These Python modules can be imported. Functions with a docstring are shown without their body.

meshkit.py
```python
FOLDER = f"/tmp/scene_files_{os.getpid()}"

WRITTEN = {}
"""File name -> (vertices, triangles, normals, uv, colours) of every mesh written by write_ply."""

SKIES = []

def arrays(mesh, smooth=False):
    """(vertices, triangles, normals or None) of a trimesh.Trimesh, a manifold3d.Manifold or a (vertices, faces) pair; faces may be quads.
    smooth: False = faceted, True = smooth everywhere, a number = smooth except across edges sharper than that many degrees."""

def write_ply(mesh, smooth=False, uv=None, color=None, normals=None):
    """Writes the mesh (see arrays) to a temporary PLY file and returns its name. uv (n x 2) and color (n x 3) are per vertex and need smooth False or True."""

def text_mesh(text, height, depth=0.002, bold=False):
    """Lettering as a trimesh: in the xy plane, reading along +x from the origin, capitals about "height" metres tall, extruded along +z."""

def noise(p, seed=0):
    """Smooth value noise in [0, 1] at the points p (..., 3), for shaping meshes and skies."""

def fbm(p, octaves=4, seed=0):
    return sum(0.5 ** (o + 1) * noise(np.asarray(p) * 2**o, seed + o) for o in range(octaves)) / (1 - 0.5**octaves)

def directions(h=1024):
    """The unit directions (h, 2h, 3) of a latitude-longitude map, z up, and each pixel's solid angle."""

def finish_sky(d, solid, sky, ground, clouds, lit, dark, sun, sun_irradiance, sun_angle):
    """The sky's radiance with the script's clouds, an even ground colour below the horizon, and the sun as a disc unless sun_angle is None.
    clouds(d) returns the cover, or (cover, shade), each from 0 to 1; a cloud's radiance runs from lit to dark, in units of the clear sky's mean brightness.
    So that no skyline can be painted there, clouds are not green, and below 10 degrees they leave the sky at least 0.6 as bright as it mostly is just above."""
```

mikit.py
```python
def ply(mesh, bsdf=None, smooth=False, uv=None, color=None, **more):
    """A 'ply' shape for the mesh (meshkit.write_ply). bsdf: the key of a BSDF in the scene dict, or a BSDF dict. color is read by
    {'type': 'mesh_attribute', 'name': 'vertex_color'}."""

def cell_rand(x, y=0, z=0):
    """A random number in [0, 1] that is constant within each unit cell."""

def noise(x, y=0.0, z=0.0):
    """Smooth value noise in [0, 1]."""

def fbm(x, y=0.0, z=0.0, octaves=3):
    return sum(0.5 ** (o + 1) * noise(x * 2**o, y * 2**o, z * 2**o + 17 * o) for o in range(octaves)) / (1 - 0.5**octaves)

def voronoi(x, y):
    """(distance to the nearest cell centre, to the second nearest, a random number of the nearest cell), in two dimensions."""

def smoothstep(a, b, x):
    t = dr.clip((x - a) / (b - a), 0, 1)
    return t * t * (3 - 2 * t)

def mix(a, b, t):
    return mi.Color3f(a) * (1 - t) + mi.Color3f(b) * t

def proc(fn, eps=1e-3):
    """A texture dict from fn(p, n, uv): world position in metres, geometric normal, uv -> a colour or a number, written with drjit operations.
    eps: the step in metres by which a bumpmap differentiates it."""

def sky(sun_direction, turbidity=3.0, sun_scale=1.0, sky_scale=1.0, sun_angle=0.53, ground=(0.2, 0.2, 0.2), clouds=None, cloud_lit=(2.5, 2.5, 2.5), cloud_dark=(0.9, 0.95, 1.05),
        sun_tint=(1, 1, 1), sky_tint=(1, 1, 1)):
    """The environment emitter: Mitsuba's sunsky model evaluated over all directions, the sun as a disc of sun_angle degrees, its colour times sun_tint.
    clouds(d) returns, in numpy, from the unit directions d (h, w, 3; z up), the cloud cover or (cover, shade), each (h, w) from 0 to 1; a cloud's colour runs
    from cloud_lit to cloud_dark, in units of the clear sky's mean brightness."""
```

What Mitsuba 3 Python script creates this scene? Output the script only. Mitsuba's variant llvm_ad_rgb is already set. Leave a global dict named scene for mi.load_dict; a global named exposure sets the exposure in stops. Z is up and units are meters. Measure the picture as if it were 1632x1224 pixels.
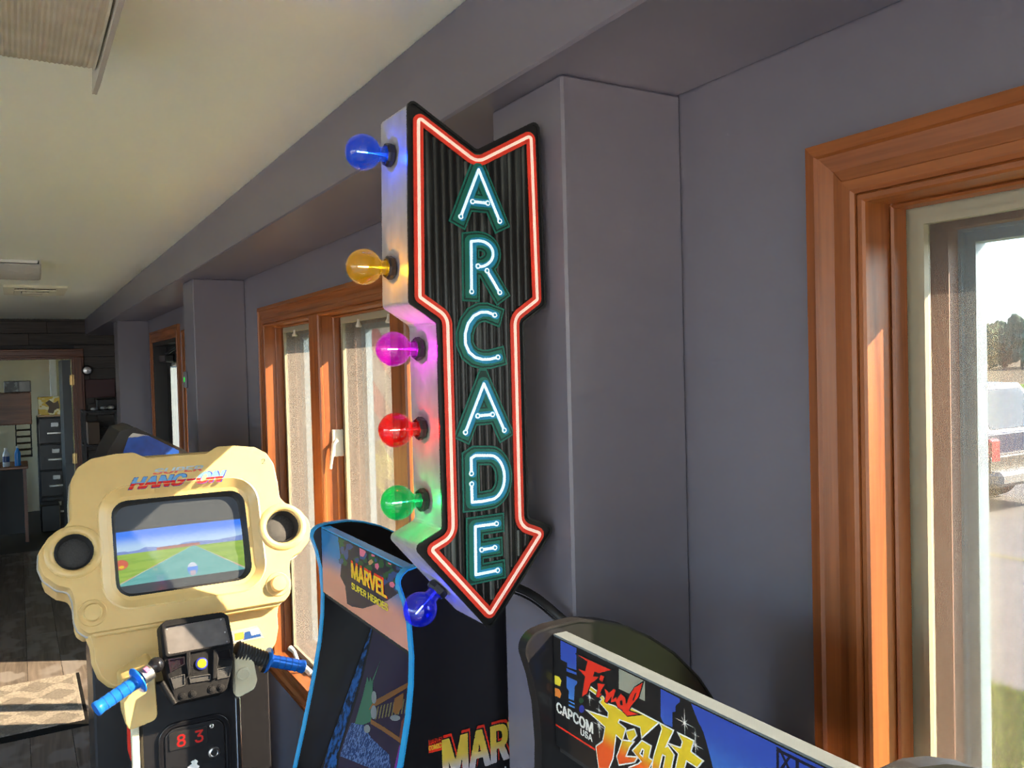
import math, random
import numpy as np
import drjit as dr
import trimesh, mitsuba as mi
import shapely, shapely.geometry as sg, shapely.affinity as sa, shapely.ops as so
import mikit, meshkit
from mikit import proc, noise, fbm, mix, smoothstep, cell_rand, voronoi

random.seed(7); RNG = np.random.default_rng(7)
T = mi.ScalarTransform4f
scene, labels = {"type": "scene"}, {}

# ------------------------------------------------------------------ camera, sky, sun, exposure
FPX, EYE = 1333.5, 1.85
def _euler(z, x, y):
    cz, sz, cx, sx, cy, sy = *[f(math.radians(z)) for f in (math.cos, math.sin)], *[f(math.radians(x)) for f in (math.cos, math.sin)], *[f(math.radians(y)) for f in (math.cos, math.sin)]
    Z = np.array([[cz, -sz, 0], [sz, cz, 0], [0, 0, 1]]); X = np.array([[1, 0, 0], [0, cx, -sx], [0, sx, cx]]); Y = np.array([[cy, 0, sy], [0, 1, 0], [-sy, 0, cy]])
    return Z, X, Y
_Z, _X, _Y = _euler(-1.457649, 1.358409, -30.636458)
CAMR = _Z @ _X @ _Y
CAM = np.array([0.0, 0.0, EYE])
def ray(px, py):
    w = CAMR.T @ np.array([(px - 816) / FPX, (py - 612) / FPX, 1.0])
    return np.array([w[0], w[2], -w[1]])
def at(px, py, **k):
    """The point of the plane x=, y= or z= that was measured at this pixel of the survey photograph."""
    d = ray(px, py); (a, v), = k.items(); i = 'xyz'.index(a)
    return CAM + d * (v - CAM[i]) / d[i]
_f = ray(816, 612); _u = ray(816, 611) - _f
scene["camera"] = {"type": "perspective", "fov_axis": "x", "fov": 2 * math.degrees(math.atan(816 / FPX)), "near_clip": 0.02, "far_clip": 2000.0,
                   "to_world": T().look_at(origin=CAM.tolist(), target=(CAM + _f).tolist(), up=_u.tolist())}
exposure = 5.12
SUN = np.array([0.86 * 0.84, -0.51 * 0.84, 0.54])
scene["sky"] = mikit.sky(SUN.tolist(), turbidity=3.0, sun_scale=1.0, sky_scale=1.0, ground=(0.30, 0.30, 0.27))
LAMP = 1.0

# ------------------------------------------------------------------ materials
def bsdf(key, d, two=True, bump=None, bscale=0.0, eps=1e-3):
    if bump is not None:
        d = {"type": "bumpmap", "arbitrary": proc(bump, eps), "scale": bscale, "bsdf": d}
    scene[key] = {"type": "twosided", "bsdf": d} if two else d
    return key
def rgb(*c): return {"type": "rgb", "value": list(c)}
def pr(key, col, rough=0.5, metal=0.0, spec=0.5, coat=0.0, bump=None, bscale=0.0, eps=1e-3, coatg=0.9, **more):
    col = proc(col) if callable(col) else rgb(*col)
    d = {"type": "principled", "base_color": col, "roughness": rough, "metallic": metal, "specular": spec, **more}
    if coat: d.update(clearcoat=coat, clearcoat_gloss=coatg)
    return bsdf(key, d, True, bump, bscale, eps)

def wall_bump(p, n, uv): return fbm(p.x * 160, p.y * 160, p.z * 160, 2)
pr("mat_wall", (0.150, 0.144, 0.178), 0.32, bump=wall_bump, bscale=0.0006, eps=0.002)
pr("mat_ceiling", (0.82, 0.83, 0.71), 0.45)
pr("mat_plain_wall", (0.70, 0.69, 0.66), 0.7)
pr("mat_office_wall", (0.62, 0.56, 0.40), 0.7)
def wood(key, axis, dark, light, rough=0.38):
    def fn(p, n, uv):
        c = [p.x, p.y, p.z]; a = c.pop("xyz".index(axis))
        g = fbm(c[0] * 55 + fbm(a * 1.7, c[0] * 3, c[1] * 3, 2) * 3, c[1] * 55, a * 1.6, 3)
        f = fbm(c[0] * 420, c[1] * 420, a * 9, 2)
        return mix(dark, light, dr.clip(g * 1.25 - 0.12 + (f - 0.5) * 0.35, 0, 1))
    return pr(key, fn, rough, coat=0.35, coatg=0.75)
for ax in "xyz":
    wood("mat_wood_" + ax, ax, (0.135, 0.037, 0.010), (0.33, 0.105, 0.028))
    wood("mat_darkwood_" + ax, ax, (0.075, 0.022, 0.011), (0.19, 0.058, 0.024))
pr("mat_screen_frame", (0.30, 0.275, 0.195), 0.45)
pr("mat_mesh", (0.15, 0.134, 0.120), 0.6, spec=0.2)
pr("mat_vinyl_skytint", (0.13, 0.19, 0.24), 0.4)  # white vinyl with the blue of skylight mixed into its colour
pr("mat_vinyl_brown", (0.16, 0.085, 0.065), 0.5)
bsdf("mat_pane", {"type": "thindielectric", "int_ior": 1.5}, False)
pr("mat_white_paint", (0.7, 0.7, 0.66), 0.4)
pr("mat_black", (0.013, 0.013, 0.015), 0.28)
pr("mat_black_gloss", (0.010, 0.010, 0.012), 0.16)
pr("mat_black_matte", (0.02, 0.02, 0.021), 0.6)
pr("mat_black_rubber", (0.016, 0.016, 0.017), 0.5, bump=lambda p, n, uv: fbm(p.x * 300, p.y * 300, p.z * 300, 2), bscale=0.0005)
pr("mat_chrome", (0.75, 0.75, 0.75), 0.18, 1.0)
pr("mat_steel", (0.46, 0.46, 0.46), 0.42, 1.0)
pr("mat_gold", (0.75, 0.52, 0.22), 0.3, 1.0)
pr("mat_shadow_gap", (0.02, 0.015, 0.012), 0.8)

# ------------------------------------------------------------------ mesh helpers
cat = trimesh.util.concatenate
def box(x0, x1, y0, y1, z0, z1, b=0.0):
    lo, hi = np.minimum([x0, y0, z0], [x1, y1, z1]), np.maximum([x0, y0, z0], [x1, y1, z1])
    if b <= 0:
        m = trimesh.creation.box(extents=hi - lo); m.apply_translation((lo + hi) / 2); return m
    b = min(b, 0.45 * float((hi - lo).min())); pts = []
    for sx in (0, 1):
        for sy in (0, 1):
            for sz in (0, 1):
                c = np.where([sx, sy, sz], hi, lo); s = np.where([sx, sy, sz], -1, 1)
                for k in range(3):
                    q = c + s * b; q[k] = c[k]; pts.append(q)
    return trimesh.convex.convex_hull(np.array(pts))
def ext(poly, d0, d1, axis="y"):
    """Extrude a shapely polygon: axis 'y' reads (u, v) as (x, z); 'x' as (y, z); 'z' as (x, y)."""
    ms = []
    for g in getattr(poly, "geoms", [poly]):
        if g.is_empty or g.area < 1e-10: continue
        m = trimesh.creation.extrude_polygon(sg.polygon.orient(g), abs(d1 - d0), engine="earcut"); ms.append(m)
    m = cat(ms); v = m.vertices.copy(); w = v[:, 2] + min(d0, d1)
    if axis == "y": nv = np.stack([v[:, 0], w, v[:, 1]], 1)
    elif axis == "x": nv = np.stack([w, v[:, 0], v[:, 1]], 1)
    else: nv = np.stack([v[:, 0], v[:, 1], w], 1)
    m = trimesh.Trimesh(nv, m.faces, process=False);
    if m.volume < 0: m.invert()
    return m
class Frame:
    def __init__(s, o, u, v):
        s.o = np.array(o, float); s.u = np.array(u, float) / np.linalg.norm(u); v = np.array(v, float); v = v - s.u * (v @ s.u); s.v = v / np.linalg.norm(v); s.n = np.cross(s.u, s.v)
    def map(s, m):
        v = np.asarray(m.vertices); nv = s.o + v[:, :1] * s.u + v[:, 1:2] * s.v + v[:, 2:] * s.n
        return trimesh.Trimesh(nv, m.faces, process=False)
    def pt(s, a, b, w=0.0): return s.o + a * s.u + b * s.v + w * s.n
    def on(s, px, py, w=0.0):
        r = ray(px, py); p0 = s.o + w * s.n; k = ((p0 - CAM) @ s.n) / (r @ s.n); p = CAM + r * k - p0
        return float(p @ s.u), float(p @ s.v)
    def poly(s, pts, w=0.0): return fix(sg.Polygon([s.on(*q, w) for q in pts]))
    def ext(s, poly, w0, w1):
        ms = []
        for g in getattr(poly, "geoms", [poly]):
            if g.is_empty or g.area < 1e-10 or g.geom_type != "Polygon": continue
            m = trimesh.creation.extrude_polygon(sg.polygon.orient(g), w1 - w0, engine="earcut"); m.apply_translation([0, 0, w0]); ms.append(m)
        return s.map(cat(ms))
def fix(p): return p if p.is_valid else p.buffer(0)
def rect(x0, y0, x1, y1, r=0.0):
    p = sg.box(min(x0, x1), min(y0, y1), max(x0, x1), max(y0, y1))
    return p.buffer(-r, join_style=2).buffer(r, quad_segs=6) if r else p
def rnd(p, r, q=6): return p.buffer(-r, quad_segs=q).buffer(2 * r, quad_segs=q).buffer(-r, quad_segs=q)
def tube(pts, r, n=12, caps=True):
    p = np.asarray(pts, float); t = np.gradient(p, axis=0); t /= np.linalg.norm(t, axis=1, keepdims=True) + 1e-12
    a = np.cross(t[0], [0, 0, 1.0] if abs(t[0, 2]) < 0.9 else [1.0, 0, 0]); a /= np.linalg.norm(a); A = []
    for k in range(len(p)):
        a = a - t[k] * (a @ t[k]); a /= np.linalg.norm(a); A.append(a)
    A = np.array(A); B = np.cross(t, A); th = np.arange(n) * 2 * np.pi / n; r = np.broadcast_to(r, (len(p),))
    v = (p[:, None] + r[:, None, None] * (np.cos(th)[None, :, None] * A[:, None] + np.sin(th)[None, :, None] * B[:, None])).reshape(-1, 3)
    f = []
    for i in range(len(p) - 1):
        for j in range(n):
            k = (j + 1) % n; f += [[i * n + j, i * n + k, (i + 1) * n + k], [i * n + j, (i + 1) * n + k, (i + 1) * n + j]]
    if caps:
        v = np.vstack([v, p[0], p[-1]]); c0, c1 = len(v) - 2, len(v) - 1; e = (len(p) - 1) * n
        for j in range(n):
            k = (j + 1) % n; f += [[c0, k, j], [c1, e + j, e + k]]
    m = trimesh.Trimesh(v, f, process=False)
    if caps and m.volume < 0: m.invert()
    return m
def lathe(prof, o, axis, n=32):
    """prof: (radius, height) along axis from o."""
    prof = np.array(prof, float); ax = np.array(axis, float); ax /= np.linalg.norm(ax)
    a = np.cross(ax, [0, 0, 1.0] if abs(ax[2]) < 0.9 else [1.0, 0, 0]); a /= np.linalg.norm(a); b = np.cross(ax, a)
    th = np.arange(n) * 2 * np.pi / n; ring = np.cos(th)[:, None] * a + np.sin(th)[:, None] * b
    v = (np.array(o) + prof[:, 1][:, None, None] * ax + prof[:, 0][:, None, None] * ring[None]).reshape(-1, 3); f = []
    for i in range(len(prof) - 1):
        for j in range(n):
            k = (j + 1) % n; f += [[i * n + j, i * n + k, (i + 1) * n + k], [i * n + j, (i + 1) * n + k, (i + 1) * n + j]]
    m = trimesh.Trimesh(v, f, process=False)
    return m
def arc_prof(r, h0, a0, a1, n=14):
    return [(r * math.sin(a), h0 - r * math.cos(a)) for a in np.linspace(a0, a1, n)]
def ring_pts(ring, step):
    ls = sg.LineString(ring.coords); n = max(8, int(ls.length / step))
    return np.array([ls.interpolate(i / n, normalized=True).coords[0] for i in range(n)])
def bevel(poly, w0, w1, r, fr, step=0.006, n=5, back=True):
    """Extruded plate with a rounded front edge in the frame fr (u, v, w)."""
    poly = sg.polygon.orient(poly); V, Fc, base, rings = [], [], 0, []
    for ring in [poly.exterior, *poly.interiors]:
        p = ring_pts(ring, step); t = np.roll(p, -1, 0) - np.roll(p, 1, 0); t /= np.linalg.norm(t, axis=1, keepdims=True); nrm = np.stack([-t[:, 1], t[:, 0]], 1)
        prof = [(0, w0)] + [(r * (1 - math.cos(a)), w1 - r + r * math.sin(a)) for a in np.linspace(0, math.pi / 2, n + 1)]
        m = len(p)
        if ring is not poly.exterior: prof = [(o * min(1.0, 0.004 / r), w) for o, w in prof]
        ro = prof[-1][0]
        for k, (o, w) in enumerate(prof): V.append(np.column_stack([p + nrm * o, np.full(m, w)]))
        for k in range(len(prof) - 1):
            for j in range(m):
                q = (j + 1) % m; a, b, c, d = base + k * m + j, base + k * m + q, base + (k + 1) * m + q, base + (k + 1) * m + j
                Fc += [[a, b, c], [a, c, d]]
        rings.append((p + nrm * ro, base + (len(prof) - 1) * m, p, base)); base += m * len(prof)
    import mapbox_earcut as me
    for sel, idx, flip in ((0, 1, False),) + (((2, 3, True),) if back else ()):
        vs = np.vstack([q[sel] for q in rings]); ends = np.cumsum([len(q[sel]) for q in rings])
        ids = np.concatenate([q[idx] + np.arange(len(q[sel])) for q in rings])
        tri = np.array(me.triangulate_float64(vs, ends.astype(np.uint32))).reshape(-1, 3)
        A = vs[tri]; ar = (A[:, 1, 0] - A[:, 0, 0]) * (A[:, 2, 1] - A[:, 0, 1]) - (A[:, 1, 1] - A[:, 0, 1]) * (A[:, 2, 0] - A[:, 0, 0])
        tri = np.where((ar < 0)[:, None] != flip, tri[:, ::-1], tri)
        Fc += ids[tri].tolist()
    return fr.map(trimesh.Trimesh(np.vstack(V), Fc, process=False))
def word(s, fr, a, b, height, width=None, w=0.0, d=0.0006, bold=True, skew=0.0, fat=0.0):
    """Lettering in the frame fr with its lower left at (a, b), squeezed to the width."""
    m = meshkit.text_mesh(s, 1.0, 1.0, bold=bold); v = np.array(m.vertices); lo, hi = v.min(0), v.max(0)
    hs = height / (hi[1] - lo[1]); ws = (width / (hi[0] - lo[0])) if width else hs
    u, t = (v[:, 0] - lo[0]) * ws, (v[:, 1] - lo[1]) * hs
    v = np.stack([a + u + skew * t, b + t, w + v[:, 2] * d], 1)
    one = trimesh.Trimesh(v, m.faces, process=False)
    return fr.map(cat([one.copy().apply_translation([q * fat, 0, 0]) for q in ((-1, 0, 1) if fat else (0,))]))
XZ = lambda y: Frame((0, y, 0), (1, 0, 0), (0, 0, 1))          # faces -y, towards the camera
YZ = lambda x: Frame((x, 0, 0), (0, -1, 0), (0, 0, 1))         # faces -x, into the room; u runs along -y

# ------------------------------------------------------------------ scene entries
def key_for(name):
    if name not in scene: return name
    i = 1
    while f"{name}_{i:03d}" in scene or f"{name}_{i:03d}" in labels: i += 1
    return f"{name}_{i:03d}"
def add(name, mesh, mat, smooth=False, emit=None, uv=None):
    k = key_for(name); more = {}
    if emit is not None: more["emitter"] = {"type": "area", "radiance": emit if isinstance(emit, dict) else rgb(*emit)}
    scene[k] = mikit.ply(mesh, mat, smooth, uv=uv, **more)
    return k
def lab(k, label, category=None, group=None, kind=None):
    d = {"label": label}
    if category: d["category"] = category
    if group: d["group"] = group
    if kind: d["kind"] = kind
    labels[k] = d
    return k
def thing(name, label, category, group=None, kind=None):
    k, i = name, 1
    while k in labels: k = f"{name}_{i:03d}"; i += 1
    return lab(k, label, category, group, kind)
def struct(name, mesh, mat, label, smooth=False):
    k = add(name, mesh, mat, smooth); lab(k, label, "room", kind="structure"); return k

# ------------------------------------------------------------------ the room
WX, CX, SX = 0.949, 0.715, 0.662            # window wall, column face, bulkhead face
CEIL, SOF = 2.458, 2.282
YB, YF, XL = -5.0, 10.2, -4.6               # back wall, far wall, left wall
WT = 0.17                                   # thickness of the outside wall
struct("ceiling", box(XL, WX, YB, YF, CEIL, CEIL + 0.1), "mat_ceiling", "cream painted ceiling")
pr("mat_subfloor", (0.05, 0.045, 0.04), 0.6)
struct("floor", box(XL, WX, YB, YF + 3.2, -0.1, -0.006), "mat_subfloor", "dark wood plank floor")
def plank_col(tone):
    def fn(p, n, uv):
        g = fbm(p.x * 60 + 3 * fbm(p.x * 4, p.y * 2, 0, 2), p.y * 3, tone * 9, 3); s = smoothstep(0.50, 0.66, fbm(p.x * 9, p.y * 5, tone * 31, 3))
        return mix(mix((0.050 + 0.03 * tone, 0.040 + 0.024 * tone, 0.033 + 0.02 * tone), (0.14, 0.115, 0.095), g), (0.17, 0.155, 0.145), s * 0.7)
    return fn
for i in range(4): pr(f"mat_plank_{i}", plank_col(i / 3), 0.30, spec=0.5)
r0 = random.Random(3)
for j in range(26):
    x = WX - 0.19 * (j + 1); y = YB - r0.random() * 1.2
    while y < YF - 0.02 and x > -2.2:
        y1 = min(y + 1.22, YF); ya = max(y, YB)
        if y1 > ya + 0.03 and y1 > 1.0: add("floor__plank", box(x + 0.0012, x + 0.1888, ya + 0.0012, y1 - 0.0012, -0.006, 0.0, 0.0012), f"mat_plank_{r0.randrange(4)}")
        y = y1
pr("mat_floor_bounce", (0.62, 0.60, 0.55), 0.3)
add("floor__bounce_area", cat([box(XL, WX - 0.19 * 17, YB, YF, -0.006, 0.0), box(WX - 0.19 * 17, WX, YB, 0.2, -0.0062, -0.0004)]), "mat_floor_bounce")  # unseen pale floor, added to bounce daylight into the room
# bulkhead and columns
struct("trim_1", box(SX, WX, YB, YF, SOF, CEIL, 0.004), "mat_wall", "grey painted bulkhead running along the top of the window wall")
COLS = [(-2.0, -1.79), (1.04, 1.252), (4.075, 4.34), (7.43, 7.70)]
for i, (a, b) in enumerate(COLS):
    struct("wall_column" if i == 0 else f"wall_column_{i:03d}", box(CX, WX, a, b, 0, SOF, 0.004), "mat_wall",
           ["grey painted column nearest the camera", "grey painted column behind the arrow sign", "grey painted column in front of the side door", "grey painted column farthest down the hall"][i])
# window wall with its openings (y0, y1, z0, z1)
OPEN = {"window_1": (-1.52, 0.703, 0.575, 2.058), "window_2": (1.49, 3.715, 0.575, 2.052), "window_3": (4.37, 5.72, 0.12, 2.05), "door_1": (6.00, 7.19, 0.0, 2.09)}
parts, y = [], YB
for (a, b, z0, z1) in sorted(OPEN.values()):
    parts += [box(WX, WX + WT, y, a, 0, CEIL), box(WX, WX + WT, a, b, z1, CEIL)] + ([box(WX, WX + WT, a, b, -0.3, z0)] if z0 > 0 else []); y = b
parts.append(box(WX, WX + WT, y, YF, 0, CEIL))
struct("wall_right", cat(parts), "mat_wall", "grey painted window wall")
# casing profile: width across, height off the wall
def casing(y0, y1, z0, z1, wd, mats, sill=True):
    """Mitred stepped casing round an opening, one mesh per side: (name, mesh)."""
    prof = [(0, 0), (0, 0.016), (0.016, 0.019), (0.019, 0.014), (0.040, 0.010), (0.055, 0.012), (0.057, 0.016), (0.070, 0.017), (0.075, 0.014), (0.075, 0)]
    k = wd / 0.075; prof = [(a * k, h) for a, h in prof]; out = []
    def side(corners):          # corners: outer a, outer b, inner a, inner b as (y, z)
        oa, ob, ia, ib = map(np.array, corners); v = []
        for t, h in prof:
            t /= wd
            for o, i in ((oa, ia), (ob, ib)):
                q = o + (i - o) * t; v.append([WX - h, q[0], q[1]])
        f = []; m = len(prof)
        for j in range(m - 1): f += [[2 * j, 2 * j + 1, 2 * j + 3], [2 * j, 2 * j + 3, 2 * j + 2]]
        for e in (0, 1): f += [[e, 2 * j + e, 2 * j + 2 + e] for j in range(1, m - 1)]
        mm = trimesh.Trimesh(v, f, process=False); mm.fix_normals(); return mm
    Y0, Y1, Z0, Z1 = y0 - wd, y1 + wd, z0 - wd, z1 + wd
    out.append(("head_casing", side([(Y0, Z1), (Y1, Z1), (y0, z1), (y1, z1)]), "mat_wood_y"))
    out.append(("side_casing", side([(Y1, Z1), (Y1, Z0 if sill else z0), (y1, z1), (y1, z0)]), "mat_wood_z"))
    out.append(("side_casing", side([(Y0, Z1), (Y0, Z0 if sill else z0), (y0, z1), (y0, z0)]), "mat_wood_z"))
    if sill: out.append(("sill_casing", side([(Y0, Z0), (Y1, Z0), (y0, z0), (y1, z0)]), "mat_wood_y"))
    return out
XS = 1.022                                   # plane of the insect screens
bsdf("mat_crank", {"type": "principled", "base_color": rgb(0.62, 0.6, 0.52), "roughness": 0.4})
def window(name, y0, y1, z0, z1, lites, label, jd=0.012):
    struct_key = lab(name, label, "window", kind="structure")
    for nm, m, mt in casing(y0, y1, z0, z1, 0.075, None): add(f"{name}__{nm}", m, mt)
    xo = WX + WT
    # wooden jamb liners with a rounded stop
    for s, yy in ((1, y1), (-1, y0)):
        m = cat([box(WX - 0.012, XS + 0.02, yy, yy - s * jd, z0, z1, 0.003), box(XS - 0.035, XS - 0.004, yy - s * jd, yy - s * (jd + 0.006), z0, z1, 0.004)])
        add(f"{name}__jamb", m, "mat_wood_z")
    add(f"{name}__head_jamb", cat([box(WX - 0.012, XS + 0.02, y0, y1, z1 - jd, z1, 0.003), box(XS - 0.035, XS - 0.004, y0, y1, z1 - jd - 0.006, z1 - jd, 0.003)]), "mat_wood_y")
    add(f"{name}__stool", box(WX - 0.02, XS + 0.02, y0, y1, z0 - 0.004, z0 + jd + 0.012, 0.004), "mat_wood_y")
    mull = [b for a, b in zip([None] + lites, lites) if a is not None]
    for (a, b), (c, d) in zip(lites[:-1], lites[1:]):
        add(f"{name}__mullion", cat([box(WX - 0.014, WX + 0.004, b - 0.004, c + 0.004, z0, z1, 0.005), box(WX, XS + 0.02, b, c, z0, z1, 0.003), box(XS - 0.03, XS - 0.004, b - 0.006, c + 0.006, z0, z1, 0.004)]), "mat_wood_z")
    for (a, b) in lites:
        A, B, Z0, Z1 = a + (jd if a == lites[0][0] else 0), b - (jd if b == lites[-1][1] else 0), z0 + jd + 0.012, z1 - jd
        fw = 0.028
        fr = sg.box(A, Z0, B, Z1).difference(sg.box(A + fw, Z0 + fw, B - fw, Z1 - fw))
        lip = sg.box(A + fw - 0.008, Z0 + fw - 0.008, B - fw + 0.008, Z1 - fw + 0.008).difference(sg.box(A + fw, Z0 + fw, B - fw, Z1 - fw))
        f = add(f"{name}__screen_frame", cat([ext(fr, XS, XS + 0.010, "x"), ext(lip, XS - 0.003, XS, "x")]), "mat_screen_frame")
        # the woven wires themselves
        pitch, d = 0.0016, 0.00026; c = XS + 0.006
        ys, zs = np.arange(A + fw, B - fw, pitch), np.arange(Z0 + fw, Z1 - fw, pitch)
        def wires(cs, along):
            n = len(cs); h = d / 2; o = np.array([[-h, -h], [h, -h], [h, h], [-h, h]]); v = np.zeros((n, 2, 4, 3))
            lo, hi = (Z0 + fw, Z1 - fw) if along == 2 else (A + fw, B - fw); q = 1 if along == 2 else 2
            v[:, 0, :, along], v[:, 1, :, along] = lo, hi
            v[..., 0] = c + o[:, 0]; v[..., q] = cs[:, None, None] + o[:, 1]
            fl = []
            for j in range(4): k = (j + 1) % 4; fl += [[j, k, 4 + k], [j, 4 + k, 4 + j]]
            fl = np.array(fl)[None] + (np.arange(n) * 8)[:, None, None]
            return trimesh.Trimesh(v.reshape(-1, 3), fl.reshape(-1, 3), process=False)
        k = add(f"{name}__insect_screen", cat([wires(ys, 2), wires(zs, 1)]), "mat_mesh"); lab(k, "fine woven insect screen", kind="stuff")
        # pull tabs at the top of the screen frame
        for t in (0.3, 0.7): 
            if name == "window_2": add(f"{name}__screen_frame__pull_tab" if f == f"{name}__screen_frame" else f"{f}__pull_tab", lathe([(0, 0), (0.004, 0.0), (0.0055, 0.012), (0.011, 0.024), (0.011, 0.028), (0, 0.028)], (XS - 0.006, A + (B - A) * t, Z1 - fw + 0.006), (0, 0, -1), 12), "mat_crank")
        # brown liner between screen and sash, white sash, glass
        xs0 = XS + 0.066
        lin = sg.box(A - 0.004, Z0 - 0.004, B + 0.004, Z1 + 0.004).difference(sg.box(A + 0.006, Z0 + 0.006, B - 0.006, Z1 - 0.006))
        add(f"{name}__liner", ext(lin, XS + 0.011, xs0, "x"), "mat_vinyl_brown")
        brn = sg.box(A, Z0, B, Z1).difference(sg.box(A + 0.032, Z0 + 0.032, B - 0.032, Z1 - 0.032))
        add(f"{name}__stop", ext(brn, xs0 - 0.022, xs0, "x"), "mat_vinyl_brown")
        s1 = sg.box(A, Z0, B, Z1).difference(sg.box(A + 0.050, Z0 + 0.050, B - 0.050, Z1 - 0.050)); s2 = sg.box(A, Z0, B, Z1).difference(sg.box(A + 0.036, Z0 + 0.036, B - 0.036, Z1 - 0.036))
        s = add(f"{name}__sash", cat([ext(s1, xs0 + 0.010, xs0 + 0.034, "x"), ext(s2, xs0, xs0 + 0.012, "x")]), "mat_vinyl_skytint")
        g = trimesh.Trimesh([[xs0 + 0.02, A + 0.045, Z0 + 0.045], [xs0 + 0.02, B - 0.045, Z0 + 0.045], [xs0 + 0.02, B - 0.045, Z1 - 0.045], [xs0 + 0.02, A + 0.045, Z1 - 0.045]], [[0, 1, 2], [0, 2, 3]], process=False)
        add(f"{name}__glass", g, "mat_pane")
    # outside brickmould, flush with the outer face
    o = sg.box(y0 - 0.04, z0 - 0.04, y1 + 0.04, z1 + 0.04).difference(sg.box(y0 + 0.004, z0 + 0.012, y1 - 0.004, z1 - 0.004))
    add(f"{name}__outer_trim", ext(o, WX + WT - 0.02, WX + WT + 0.012, "x"), "mat_vinyl_brown")
def split(y0, y1, n, mw=0.10):
    w = (y1 - y0 - mw * (n - 1)) / n; return [(y0 + i * (w + mw), y0 + i * (w + mw) + w) for i in range(n)]
window("window_1", *OPEN["window_1"], split(*OPEN["window_1"][:2], 3), "wide stained wood window at the right with an insect screen")
window("window_2", *OPEN["window_2"], split(*OPEN["window_2"][:2], 3), "three-pane stained wood window behind the arcade cabinets")
window("window_3", *OPEN["window_3"], [OPEN["window_3"][:2]], "unseen window behind the second column, added to let sun onto the floor mat")  # hidden opening added so that sunlight reaches the floor mat
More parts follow.
